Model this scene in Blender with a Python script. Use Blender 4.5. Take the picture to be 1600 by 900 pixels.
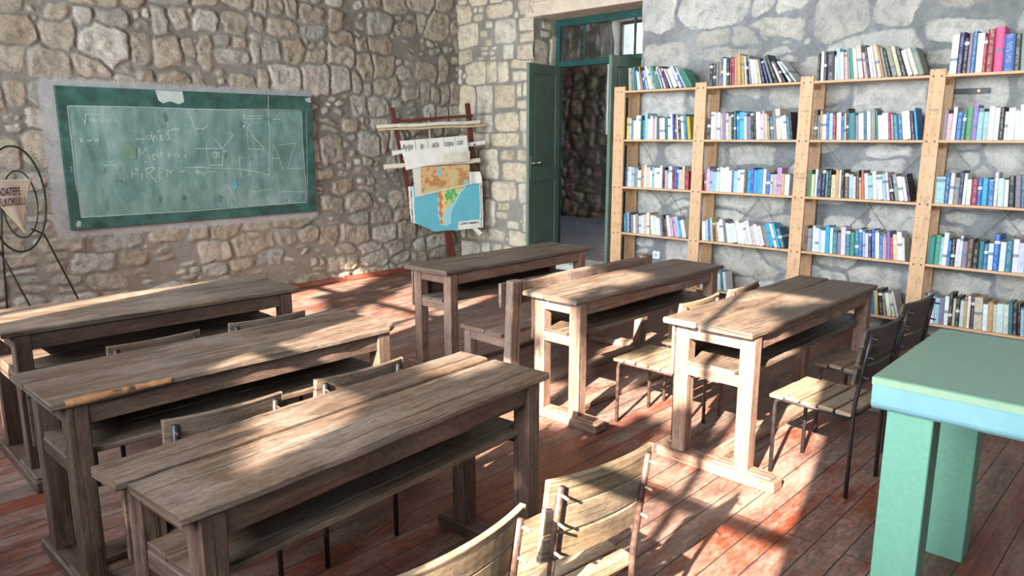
import bpy, bmesh, math, random
import numpy as np
from mathutils import Vector, Matrix

for o in list(bpy.data.objects):
    bpy.data.objects.remove(o)
SC = bpy.context.scene
COL = SC.collection
rnd = random.Random(11)
pi = math.pi

# ------------------------------------------------------------------ camera, sky, sun, window light, added hall fill, exposure
XW, YN, XE, YS, ZC = -0.6, 7.36, 6.72, -1.7, 3.85      # west / north / east / south walls and ceiling
cam_d = bpy.data.cameras.new('camera')
cam = bpy.data.objects.new('camera', cam_d)
COL.objects.link(cam)
SC.camera = cam
cam_d.sensor_width = 36
cam_d.lens = 1160.0 / 1600 * 36
cam_d.clip_start = 0.05
PITCH = math.atan(235 / 1160)
AX = math.atan(1130 / (1160 / math.cos(PITCH)))
F = Vector((math.cos(AX) * math.cos(PITCH), math.sin(AX) * math.cos(PITCH), -math.sin(PITCH)))
R_ = Vector((math.sin(AX), -math.cos(AX), 0))
U_ = R_.cross(F)
cam.matrix_world = Matrix(((R_.x, U_.x, -F.x, 0), (R_.y, U_.y, -F.y, 0), (R_.z, U_.z, -F.z, 1.65), (0, 0, 0, 1)))

world = bpy.data.worlds.new('sky')
SC.world = world
world.use_nodes = True
bg = world.node_tree.nodes['Background']
bg.inputs[0].default_value = (0.62, 0.78, 1.0, 1)
bg.inputs[1].default_value = 1.6

SAZ, SEL = math.radians(15), math.radians(29)
LDIR = Vector((math.cos(SEL) * math.cos(SAZ), math.cos(SEL) * math.sin(SAZ), -math.sin(SEL)))
sun_d = bpy.data.lights.new('sun', 'SUN')
sun_d.energy = 49
sun_d.angle = math.radians(0.6)
sun_d.color = (1.0, 0.90, 0.76)
sun = bpy.data.objects.new('sun', sun_d)
COL.objects.link(sun)
sun.rotation_euler = LDIR.to_track_quat('-Z', 'Y').to_euler()


def area(name, loc, dirv, sx, sy, power, color, spread=180):
    d = bpy.data.lights.new(name, 'AREA')
    d.shape = 'RECTANGLE'
    d.size, d.size_y = sx, sy
    d.energy = power
    d.color = color
    d.spread = math.radians(spread)
    o = bpy.data.objects.new(name, d)
    COL.objects.link(o)
    o.location = loc
    o.rotation_euler = Vector(dirv).to_track_quat('-Z', 'Z').to_euler()
    return o


W1 = (0.12, 2.36, 0.95, 3.62)       # windows in the west wall: y0, y1, z0, z1
W2 = (3.76, 5.9, 0.95, 3.62)
W3 = (0.3, 2.5, 0.95, 3.3)         # south wall windows (x0, x1, z0, z1)
W4 = (3.9, 6.1, 0.95, 3.3)
SKYC = (0.84, 0.93, 1.0)
area('skylight_west_a', (XW - 0.28, 1.24, 2.55), (1, 0, -0.05), 2.2, 2.0, 275, SKYC, 132)
area('skylight_west_b', (XW - 0.28, 4.83, 2.55), (1, 0, -0.05), 2.1, 2.0, 275, SKYC, 132)
area('skylight_south_a', (1.4, YS - 0.28, 2.15), (0, 1, -0.15), 2.2, 2.3, 8, SKYC)
area('skylight_south_b', (5.0, YS - 0.28, 2.15), (0, 1, -0.15), 2.2, 2.3, 8, SKYC)
area('hall_fill', (9.9, 2.1, 2.3), (0, 1, -0.12), 1.3, 1.9, 85, (0.75, 0.86, 1.0), 66)  # fill lamp added to brighten the hall, set in an unseen opening

SC.view_settings.view_transform = 'Standard'
SC.view_settings.look = 'None'
SC.view_settings.gamma = 1
SC.view_settings.use_curve_mapping = False
SC.view_settings.exposure = 0.0


# ------------------------------------------------------------------ materials
class NT:
    def __init__(s, name):
        s.m = bpy.data.materials.new(name)
        s.m.use_nodes = True
        s.t = s.m.node_tree
        s.b = s.t.nodes['Principled BSDF']
        s.out = s.t.nodes['Material Output']

    def n(s, typ, **kw):
        nd = s.t.nodes.new(typ)
        for k, v in kw.items():
            if k in ('op', 'operation'):
                nd.operation = v
            elif hasattr(nd, k) and not k.startswith('i_'):
                setattr(nd, k, v)
        return nd

    def link(s, a, b):
        s.t.links.new(a, b)

    def sock(s, x):
        return x

    def put(s, inp, v):
        if isinstance(v, bpy.types.NodeSocket):
            s.link(v, inp)
        else:
            if hasattr(inp, 'default_value'):
                try:
                    inp.default_value = v
                except Exception:
                    inp.default_value = (v[0], v[1], v[2], 1)

    def math(s, op, a, b=0.0, c=0.0, clamp=False):
        nd = s.t.nodes.new('ShaderNodeMath')
        nd.operation = op
        nd.use_clamp = clamp
        s.put(nd.inputs[0], a)
        s.put(nd.inputs[1], b)
        s.put(nd.inputs[2], c)
        return nd.outputs[0]

    def mix(s, fac, a, b, blend='MIX'):
        nd = s.t.nodes.new('ShaderNodeMix')
        nd.data_type = 'RGBA'
        nd.blend_type = blend
        s.put(nd.inputs[0], fac)
        s.put(nd.inputs[6], a if isinstance(a, bpy.types.NodeSocket) else (*a, 1))
        s.put(nd.inputs[7], b if isinstance(b, bpy.types.NodeSocket) else (*b, 1))
        return nd.outputs[2]

    def noise(s, vec, scale, detail=4, rough=0.55, dist=0.0):
        nd = s.t.nodes.new('ShaderNodeTexNoise')
        nd.inputs['Scale'].default_value = scale
        nd.inputs['Detail'].default_value = detail
        nd.inputs['Roughness'].default_value = rough
        nd.inputs['Distortion'].default_value = dist
        if vec is not None:
            s.link(vec, nd.inputs['Vector'])
        return nd.outputs['Fac']

    def ramp(s, fac, stops, interp='LINEAR'):
        nd = s.t.nodes.new('ShaderNodeValToRGB')
        nd.color_ramp.interpolation = interp
        els = nd.color_ramp.elements
        while len(els) < len(stops):
            els.new(0.5)
        for e, (p, c) in zip(els, stops):
            e.position = p
            e.color = (c, c, c, 1) if not isinstance(c, tuple) else (*c, 1)
        s.link(fac, nd.inputs[0])
        return nd.outputs[0]

    def map(s, vec, scale=(1, 1, 1), loc=(0, 0, 0)):
        nd = s.t.nodes.new('ShaderNodeMapping')
        nd.inputs['Scale'].default_value = scale
        if isinstance(loc, bpy.types.NodeSocket):
            s.link(loc, nd.inputs['Location'])
        else:
            nd.inputs['Location'].default_value = loc
        s.link(vec, nd.inputs['Vector'])
        return nd.outputs[0]

    def coord(s, which='Object'):
        return s.t.nodes.new('ShaderNodeTexCoord').outputs[which]

    def bump(s, h, strength=0.3, dist=0.01, normal=None):
        nd = s.t.nodes.new('ShaderNodeBump')
        nd.inputs['Strength'].default_value = strength
        nd.inputs['Distance'].default_value = dist
        s.link(h, nd.inputs['Height'])
        if normal is not None:
            s.link(normal, nd.inputs['Normal'])
        s.link(nd.outputs[0], s.b.inputs['Normal'])
        return nd.outputs[0]

    def col(s, c):
        s.put(s.b.inputs['Base Color'], c if isinstance(c, bpy.types.NodeSocket) else (*c, 1))

    def rough(s, r):
        s.put(s.b.inputs['Roughness'], r)


def srgb(r, g, b):
    def f(c):
        c /= 255.0
        return c / 12.92 if c <= 0.04045 else ((c + 0.055) / 1.055) ** 2.4
    return (f(r), f(g), f(b))


def plain(name, c, rough=0.6, metal=0.0, noise=0.12, scale=18, bump=0.0):
    t = NT(name)
    v = t.coord()
    n = t.noise(v, scale, 5)
    dark = tuple(x * (1 - noise * 1.6) for x in c)
    lite = tuple(min(1, x * (1 + noise)) for x in c)
    t.col(t.ramp(n, [(0.3, dark), (0.7, lite)]))
    t.rough(rough)
    t.b.inputs['Metallic'].default_value = metal
    if bump:
        t.bump(t.noise(v, scale * 4, 6), bump, 0.004)
    return t.m


def wood(name, c_dark, c_mid, c_lite, wear=None, wear_amt=0.5, rough=(0.5, 0.75), crack=0.6, grain=34, bump=0.35, grit=0.85):
    """old timber; grain runs along UV u (metres)"""
    t = NT(name)
    uv = t.coord('UV')
    info = t.t.nodes.new('ShaderNodeObjectInfo')
    sc = t.t.nodes.new('ShaderNodeVectorMath')
    sc.operation = 'SCALE'
    cmb = t.t.nodes.new('ShaderNodeCombineXYZ')
    t.link(info.outputs['Random'], cmb.inputs[0])
    t.link(info.outputs['Random'], cmb.inputs[1])
    cmb.inputs[2].default_value = 0.3
    t.link(cmb.outputs[0], sc.inputs[0])
    sc.inputs['Scale'].default_value = 37.0
    uvo = t.map(uv, (1, 1, 1), sc.outputs[0])
    g1 = t.noise(t.map(uvo, (2.6, grain * 1.25, 1)), 1.0, 8, 0.68, 0.6)
    g2 = t.noise(t.map(uvo, (16, grain * 5, 1)), 1.0, 6, 0.7)
    big = t.noise(t.map(uvo, (2.2, 5, 1)), 1.0, 4, 0.6, 0.6)
    gg = t.math('ADD', t.math('MULTIPLY', g1, 0.7), t.math('MULTIPLY', g2, 0.3))
    base = t.ramp(gg, [(0.30, c_dark), (0.5, c_mid), (0.72, c_lite)])
    if wear is not None:
        wf = t.ramp(big, [(0.42, 0.0), (0.68, 1.0)])
        base = t.mix(t.math('MULTIPLY', wf, wear_amt), base, wear)
    # darker stains
    st = t.ramp(t.noise(t.map(uvo, (5, 14, 1)), 1.7, 8, 0.75), [(0.53, 0.0), (0.66, 1.0)])
    base = t.mix(t.math('MULTIPLY', st, 0.5), base, tuple(x * 0.5 for x in c_dark))
    ck = t.ramp(t.noise(t.map(uvo, (0.9, grain * 1.3, 1)), 1.0, 3, 0.5, 0.2), [(0.345, 1.0), (0.385, 0.0)])
    base = t.mix(t.math('MULTIPLY', ck, crack), base, tuple(x * 0.18 for x in c_dark))
    sp = t.noise(t.map(uvo, (30, 90, 1)), 1.3, 8, 0.8)
    base = t.mix(grit, base, t.ramp(sp, [(0.34, (0.5, 0.47, 0.45)), (0.5, (1.0, 1.0, 1.0)), (0.66, (1.4, 1.38, 1.34))]), 'MULTIPLY')
    t.col(base)
    t.rough(t.ramp(big, [(0.3, rough[0]), (0.7, rough[1])]))
    h = t.math('SUBTRACT', gg, t.math('MULTIPLY', ck, 0.6))
    t.bump(h, bump, 0.006)
    return t.m


M = {}
M['desk'] = wood('old_desk_wood', srgb(38, 26, 20), srgb(70, 49, 38), srgb(112, 85, 69), srgb(120, 100, 86), 0.35, (0.5, 0.75), 0.7)
M['desk_pale'] = wood('pinkish_old_desk_wood', srgb(72, 50, 40), srgb(114, 84, 69), srgb(152, 121, 103), srgb(156, 136, 122), 0.35, (0.5, 0.75), 0.6)
M['desktop'] = wood('worn_desk_top_wood', srgb(44, 32, 25), srgb(85, 67, 54), srgb(130, 106, 86), srgb(126, 114, 104), 0.5, (0.38, 0.62), 0.6)
M['bench'] = wood('old_bench_wood', srgb(72, 54, 44), srgb(116, 90, 76), srgb(152, 124, 108), srgb(158, 142, 130), 0.4)
M['seat'] = wood('bare_seat_wood', srgb(78, 61, 45), srgb(122, 101, 79), srgb(156, 134, 108), srgb(144, 130, 115), 0.4, (0.55, 0.8), 0.5, 30)
M['seat_shaded'] = wood('shaded_brown_seat_wood', srgb(50, 39, 30), srgb(86, 69, 55), srgb(120, 99, 80), srgb(112, 98, 86), 0.35, (0.55, 0.8), 0.5, 30)  # seat wood darkened: shade on the rear chairs painted into the colour
M['seat_dark'] = wood('dark_seat_wood', srgb(40, 32, 27), srgb(66, 54, 46), srgb(92, 76, 64), srgb(104, 90, 78), 0.3, (0.5, 0.75), 0.4, 30)
M['pine'] = wood('pine_wood', srgb(190, 146, 106), srgb(212, 172, 132), srgb(224, 188, 150), srgb(204, 160, 118), 0.5, (0.5, 0.65), 0.12, 22, 0.06, grit=0.25)
M['easel'] = wood('red_brown_wood', srgb(58, 26, 18), srgb(96, 44, 30), srgb(128, 66, 46), srgb(70, 36, 28), 0.5, (0.4, 0.6), 0.4)
M['batten'] = wood('pale_batten_wood', srgb(160, 136, 104), srgb(200, 178, 146), srgb(222, 204, 176), srgb(190, 170, 140), 0.3, (0.5, 0.7), 0.3)
M['skirt'] = wood('red_painted_board', srgb(92, 42, 32), srgb(136, 68, 52), srgb(160, 92, 74), srgb(170, 120, 104), 0.4)
M['pinehole'] = plain('screw_hole_black', (0.015, 0.012, 0.01), 0.5)
M['stamp'] = plain('faded_ink', srgb(120, 100, 82), 0.8)
M['rod'] = plain('rusty_brown_metal', srgb(88, 66, 58), 0.5, 0.35, 0.45, 40, 0.3)
M['rod_dark'] = plain('dark_painted_metal', srgb(46, 40, 40), 0.42, 0.3, 0.3, 40, 0.1)
M['bolt'] = plain('bright_bolt_steel', srgb(190, 160, 132), 0.45, 0.4, 0.2)
M['door'] = plain('dark_green_door_paint', srgb(98, 120, 105), 0.38, 0, 0.12, 6)
M['frame'] = plain('teal_door_frame_paint', srgb(30, 74, 70), 0.42, 0, 0.25, 9)
M['handle'] = plain('nickel_handle', srgb(190, 190, 182), 0.3, 0.9, 0.05)
M['gtop'] = plain('sage_green_table_top', srgb(104, 138, 118), 0.34, 0, 0.05, 25)
M['glip'] = plain('light_sage_table_edge', srgb(138, 164, 136), 0.5, 0, 0.05, 25)
M['gapron'] = plain('pale_turquoise_table_apron', srgb(120, 162, 168), 0.5, 0, 0.05, 14)
M['gleg'] = plain('mint_green_table_leg', srgb(108, 158, 136), 0.5, 0, 0.05, 60)
M['paper'] = plain('aged_white_paper', srgb(226, 224, 214), 0.85, 0, 0.06, 9)
M['paper2'] = plain('aged_cream_paper', srgb(214, 206, 186), 0.85, 0, 0.1, 9)
M['ink'] = plain('black_ink', (0.02, 0.02, 0.025), 0.7)
M['ring'] = plain('green_painted_wire', srgb(38, 58, 44), 0.4, 0.4, 0.3, 30)
M['wire'] = plain('galvanised_wire', srgb(186, 186, 180), 0.4, 0.6, 0.1)
M['cloth'] = plain('off_white_pennant_cloth', srgb(214, 208, 196), 0.9, 0, 0.08, 8)
M['socket'] = plain('white_plastic', srgb(226, 230, 234), 0.35, 0, 0.02)
M['black'] = plain('black_steel', (0.012, 0.012, 0.014), 0.4, 0.3, 0.1)
M['plaster'] = plain('white_lime_plaster', srgb(128, 118, 106), 0.9, 0, 0.12, 4, 0.2)
M['ceil'] = plain('ceiling_boards', srgb(120, 104, 88), 0.85, 0, 0.12, 3)
M['leaf'] = plain('tree_leaf_green', srgb(70, 104, 40), 0.6, 0, 0.3, 3)
M['bark'] = plain('tree_bark', srgb(86, 70, 56), 0.9, 0, 0.3, 9, 0.4)
M['ground'] = plain('dry_yard_ground', srgb(150, 138, 112), 0.95, 0, 0.2, 2)
M['house'] = plain('pale_house_wall', srgb(232, 230, 224), 0.8, 0, 0.05, 2)
M['junk'] = plain('dusty_cloth', srgb(96, 94, 88), 0.95, 0, 0.35, 7)


def mat_masonry(name, stones, mortars, plaster_c, gap, stain=0.35, fine=1.0, low_mortar=None, smear=0.0):
    t = NT(name)
    v = t.coord()
    at = t.t.nodes.new('ShaderNodeAttribute')
    at.attribute_name = 'mas'
    sep = t.t.nodes.new('ShaderNodeSeparateColor')
    t.link(at.outputs['Color'], sep.inputs[0])
    e, r1, r2 = sep.outputs[0], sep.outputs[1], sep.outputs[2]
    pl = at.outputs['Alpha']
    nf = t.noise(v, 30, 6, 0.65)
    ns = t.math('MULTIPLY', t.math('SUBTRACT', nf, 0.5), 0.034)
    em = t.math('ADD', e, ns)
    mask = t.math('MULTIPLY', t.math('SUBTRACT', em, gap - 0.004), 90.0, clamp=True)
    st = t.ramp(r1, [(i / (len(stones) - 1), c) for i, c in enumerate(stones)])
    mid = t.noise(v, 9, 7, 0.68, 0.5)
    fin = t.noise(v, 55, 6, 0.7)
    st = t.mix(1.0, st, t.ramp(mid, [(0.28, (0.50, 0.49, 0.48)), (0.5, (0.98, 0.98, 0.98)), (0.7, (1.2, 1.18, 1.14))]), 'MULTIPLY')
    st = t.mix(0.8 * fine, st, t.ramp(fin, [(0.3, (0.6, 0.59, 0.58)), (0.55, (1.0, 1.0, 1.0)), (0.75, (1.18, 1.17, 1.15))]), 'MULTIPLY')
    # lichen / soot pits
    pit = t.ramp(t.noise(v, 22, 6, 0.75), [(0.60, 0.0), (0.72, 1.0)])
    st = t.mix(t.math('MULTIPLY', pit, stain), st, srgb(92, 82, 72))
    big = t.noise(v, 1.6, 4, 0.6)
    mo = t.ramp(t.math('ADD', t.math('MULTIPLY', big, 0.6), t.math('MULTIPLY', t.noise(v, 16, 6, 0.7), 0.4)),
                [(0.35, mortars[0]), (0.5, mortars[1]), (0.65, mortars[2])])
    if low_mortar is not None:
        sz = t.t.nodes.new('ShaderNodeSeparateXYZ')
        t.link(v, sz.inputs[0])
        lf = t.ramp(t.math('ADD', sz.outputs[2], t.math('MULTIPLY', t.math('SUBTRACT', big, 0.5), 0.8)), [(0.2, 0.55), (0.9, 0.0)])
        mo = t.mix(lf, mo, low_mortar)
    if smear > 0:
        sm = t.ramp(t.noise(v, 3.2, 6, 0.65), [(0.44, 0.0), (0.62, smear)])
        mask = t.math('MULTIPLY', mask, t.math('SUBTRACT', 1.0, sm))
    c = t.mix(mask, mo, st)
    pm = t.math('MULTIPLY', t.math('ADD', pl, t.math('MULTIPLY', t.math('SUBTRACT', nf, 0.5), 1.1)), 1.0, clamp=True)
    pm = t.ramp(pm, [(0.42, 0.0), (0.58, 1.0)])
    c = t.mix(pm, c, t.ramp(mid, [(0.3, tuple(x * 0.8 for x in plaster_c)), (0.7, tuple(min(1, x * 1.15) for x in plaster_c))]))
    t.col(c)
    t.rough(0.95)
    t.b.inputs['Specular IOR Level'].default_value = 0.2
    t.bump(t.math('ADD', t.math('MULTIPLY', mid, 0.7), t.math('MULTIPLY', fin, 0.6)), 0.8, 0.02)
    return t.m


M['wall_n'] = mat_masonry('rubble_stone_wall', [srgb(156, 147, 133), srgb(174, 163, 147), srgb(160, 147, 129), srgb(188, 181, 169), srgb(152, 148, 140)],
                          [srgb(108, 100, 90), srgb(128, 122, 114), srgb(144, 140, 134)], srgb(166, 164, 162), 0.012, 0.45, low_mortar=srgb(146, 132, 114))
M['wall_e'] = mat_masonry('pale_block_stone_wall', [srgb(192, 188, 179), srgb(204, 201, 194), srgb(182, 177, 168), srgb(212, 210, 205)],
                          [srgb(112, 114, 114), srgb(134, 137, 138), srgb(162, 163, 162)], srgb(150, 154, 156), 0.012, 0.28, 0.8, smear=0.4)
M['wall_d'] = mat_masonry('cream_dressed_stone_wall', [srgb(206, 193, 170), srgb(216, 206, 186), srgb(198, 185, 162), srgb(212, 206, 192)],
                          [srgb(122, 116, 106), srgb(138, 134, 126), srgb(154, 150, 144)], srgb(150, 150, 148), 0.010, 0.22, 0.8)
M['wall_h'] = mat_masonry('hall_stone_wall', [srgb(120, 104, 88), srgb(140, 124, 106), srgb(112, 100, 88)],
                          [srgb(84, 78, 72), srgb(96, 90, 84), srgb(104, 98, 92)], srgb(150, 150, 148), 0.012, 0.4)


def mat_floor(name, red, red2, dusty, grey, roughv=0.5, dust=0.5):
    t = NT(name)
    v = t.coord()
    br = t.t.nodes.new('ShaderNodeTexBrick')
    t.link(t.map(v, (1, 1, 1), (0.0, 0.03, 0)), br.inputs['Vector'])
    br.offset = 0.46
    br.offset_frequency = 2
    br.inputs['Scale'].default_value = 1.0
    br.inputs['Brick Width'].default_value = 2.9
    br.inputs['Row Height'].default_value = 0.118
    br.inputs['Mortar Size'].default_value = 0.0028
    br.inputs['Mortar Smooth'].default_value = 0.3
    br.inputs['Color1'].default_value = (0.0, 0.0, 0.0, 1)
    br.inputs['Color2'].default_value = (1, 1, 1, 1)
    br.inputs['Mortar'].default_value = (0.5, 0.5, 0.5, 1)
    tone = br.outputs['Color']
    gap = br.outputs['Fac']
    g = t.noise(t.map(v, (2.0, 60, 1)), 1.0, 6, 0.62, 0.3)
    g2 = t.noise(t.map(v, (9, 40, 1)), 1.4, 6, 0.7, 0.5)
    patch = t.noise(t.map(v, (1.1, 2.6, 1)), 1.5, 6, 0.68, 0.8)
    tn = t.math('ADD', t.math('MULTIPLY', tone, 0.14), t.math('MULTIPLY', patch, 0.96))
    base = t.mix(t.ramp(g, [(0.3, 0.0), (0.7, 1.0)]), red, red2)
    wearf = t.ramp(t.math('ADD', t.math('MULTIPLY', tn, 0.8), t.math('MULTIPLY', g2, 0.35)), [(0.50, 0.0), (0.70, 1.0)])
    base = t.mix(t.math('MULTIPLY', wearf, dust), base, dusty)
    dk = t.ramp(t.math('ADD', t.math('MULTIPLY', t.noise(t.map(v, (1.5, 5, 1), (7, 3, 0)), 1.6, 6, 0.7), 0.75), t.math('MULTIPLY', tone, 0.16)), [(0.44, 0.0), (0.60, 1.0)])
    base = t.mix(t.math('MULTIPLY', dk, 0.7), base, grey)
    sc = t.ramp(t.noise(t.map(v, (12, 50, 1), (2, 9, 0)), 1.5, 6, 0.75), [(0.58, 0.0), (0.66, 1.0)])
    base = t.mix(t.math('MULTIPLY', sc, 0.4), base, dusty)
    sp = t.noise(t.map(v, (14, 40, 1)), 1.5, 8, 0.78)
    base = t.mix(0.8, base, t.ramp(sp, [(0.34, (0.5, 0.5, 0.5)), (0.5, (1.0, 1.0, 1.0)), (0.66, (1.45, 1.42, 1.38))]), 'MULTIPLY')
    base = t.mix(gap, base, (0.012, 0.009, 0.008))
    t.col(base)
    t.rough(t.math('ADD', t.math('MULTIPLY', wearf, 0.25), roughv))
    h = t.math('SUBTRACT', t.math('MULTIPLY', g, 0.25), gap)
    t.bump(h, 0.5, 0.006)
    return t.m


M['floor'] = mat_floor('red_worn_floorboards', srgb(78, 38, 26), srgb(124, 58, 34), srgb(132, 115, 104), srgb(56, 49, 46), 0.46, 0.72)
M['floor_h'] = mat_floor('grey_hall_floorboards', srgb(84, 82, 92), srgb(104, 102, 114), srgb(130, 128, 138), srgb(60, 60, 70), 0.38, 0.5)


def mat_board():
    t = NT('chalkboard_paint')
    uv = t.coord('Object')
    a = t.noise(t.map(uv, (5, 1, 1.4)), 1.3, 6, 0.65, 0.4)
    b = t.noise(uv, 2.2, 5, 0.6)
    c = t.ramp(t.math('ADD', t.math('MULTIPLY', a, 0.5), t.math('MULTIPLY', b, 0.5)),
               [(0.36, srgb(74, 102, 97)), (0.5, srgb(104, 134, 128)), (0.64, srgb(140, 160, 156))])
    sp = t.ramp(t.noise(t.map(uv, (6, 1, 3.5), (3, 0, 5)), 1.5, 5, 0.7), [(0.58, 0.0), (0.68, 1.0)])
    c = t.mix(t.math('MULTIPLY', sp, 0.65), c, srgb(46, 62, 62))
    t.col(c)
    t.rough(0.75)
    return t.m


M['board'] = mat_board()
M['border'] = plain('dark_green_board_border', srgb(50, 88, 80), 0.6, 0, 0.34, 8)
M['primer'] = plain('bare_primer_patch', srgb(176, 186, 180), 0.8, 0, 0.1)
M['ochre'] = plain('yellow_green_chalk_smear', srgb(106, 132, 110), 0.8, 0, 0.1)
M['sky_smear'] = plain('blue_chalk_smear', srgb(86, 160, 176), 0.8, 0, 0.1)


def mat_chalk():
    t = NT('white_chalk')
    v = t.coord()
    f = t.ramp(t.noise(v, 120, 3, 0.6), [(0.35, 0.25), (0.6, 0.95)])
    t.col(srgb(212, 222, 214))
    t.rough(0.9)
    t.link(f, t.b.inputs['Alpha'])
    return t.m


M['chalk'] = mat_chalk()


def mat_book():
    t = NT('book_cover')
    at = t.t.nodes.new('ShaderNodeAttribute')
    at.attribute_name = 'bookcol'
    uv = t.coord('UV')
    sx = t.t.nodes.new('ShaderNodeSeparateXYZ')
    t.link(uv, sx.inputs[0])
    u, vv = sx.outputs[0], sx.outputs[1]
    rn = at.outputs['Alpha']
    lum = t.t.nodes.new('ShaderNodeRGBToBW')
    t.link(at.outputs['Color'], lum.inputs[0])
    light = t.math('GREATER_THAN', lum.outputs[0], 0.16)
    inkc = t.mix(light, (0.75, 0.72, 0.62), (0.03, 0.03, 0.05))
    off = t.math('MULTIPLY', rn, 53.0)
    cv = t.t.nodes.new('ShaderNodeCombineXYZ')
    t.link(t.math('ADD', t.math('MULTIPLY', vv, 230.0), off), cv.inputs[0])
    t.link(t.math('ADD', t.math('MULTIPLY', u, 2.4), off), cv.inputs[1])
    letters = t.math('GREATER_THAN', t.noise(cv.outputs[0], 1.0, 2), 0.52)
    cv2 = t.t.nodes.new('ShaderNodeCombineXYZ')
    t.link(t.math('ADD', t.math('MULTIPLY', vv, 16.0), off), cv2.inputs[0])
    words = t.math('GREATER_THAN', t.noise(cv2.outputs[0], 1.0, 1), 0.47)
    ctr = t.math('LESS_THAN', t.math('ABSOLUTE', t.math('SUBTRACT', u, 0.5)), 0.26)
    txt = t.math('MULTIPLY', t.math('MULTIPLY', letters, words), ctr)
    c = t.mix(t.math('MULTIPLY', txt, 0.34), at.outputs['Color'], inkc)
    # a band of another tone near the foot or head of some spines
    cut = t.math('ADD', t.math('MULTIPLY', rn, 0.16), 0.05)
    band = t.math('MULTIPLY', t.math('GREATER_THAN', vv, cut), t.math('LESS_THAN', vv, t.math('ADD', cut, 0.022)))
    band = t.math('MULTIPLY', band, t.math('GREATER_THAN', t.math('FRACT', t.math('MULTIPLY', rn, 7.0)), 0.55))
    c = t.mix(t.math('MULTIPLY', band, 0.8), c, t.mix(light, (0.8, 0.78, 0.7), (0.1, 0.16, 0.24)))
    ob = t.noise(t.coord(), 35, 4)
    c = t.mix(0.35, c, t.ramp(ob, [(0.3, (0.6, 0.6, 0.6)), (0.7, (1.1, 1.1, 1.1))]), 'MULTIPLY')
    t.col(c)
    t.rough(0.5)
    return t.m


M['book'] = mat_book()
M['pages'] = plain('yellowed_page_edges', srgb(196, 176, 146), 0.9, 0, 0.12, 60)


def mat_vcol(name, attr, rough=0.8, nz=0.15):
    t = NT(name)
    at = t.t.nodes.new('ShaderNodeAttribute')
    at.attribute_name = attr
    n = t.noise(t.coord(), 40, 5)
    t.col(t.mix(nz * 2, at.outputs['Color'], t.ramp(n, [(0.3, (0.7, 0.7, 0.7)), (0.7, (1.15, 1.15, 1.15))]), 'MULTIPLY'))
    t.rough(rough)
    return t.m


M['map'] = mat_vcol('printed_map_paper', 'mapcol')


def mat_glass():
    t = NT('dusty_window_glass')
    tr = t.t.nodes.new('ShaderNodeBsdfTransparent')
    gl = t.t.nodes.new('ShaderNodeBsdfGlossy')
    gl.inputs['Roughness'].default_value = 0.08
    df = t.t.nodes.new('ShaderNodeBsdfDiffuse')
    df.inputs['Color'].default_value = (0.35, 0.36, 0.36, 1)
    m1 = t.t.nodes.new('ShaderNodeMixShader')
    m2 = t.t.nodes.new('ShaderNodeMixShader')
    m1.inputs[0].default_value = 0.07
    t.link(tr.outputs[0], m1.inputs[1])
    t.link(gl.outputs[0], m1.inputs[2])
    dirt = t.ramp(t.noise(t.map(t.coord(), (1, 3, 1)), 4, 5, 0.65), [(0.55, 0.02), (0.75, 0.3)])
    t.link(dirt, m2.inputs[0])
    t.link(m1.outputs[0], m2.inputs[1])
    t.link(df.outputs[0], m2.inputs[2])
    t.link(m2.outputs[0], t.out.inputs[0])
    return t.m


M['glass'] = mat_glass()


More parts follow.
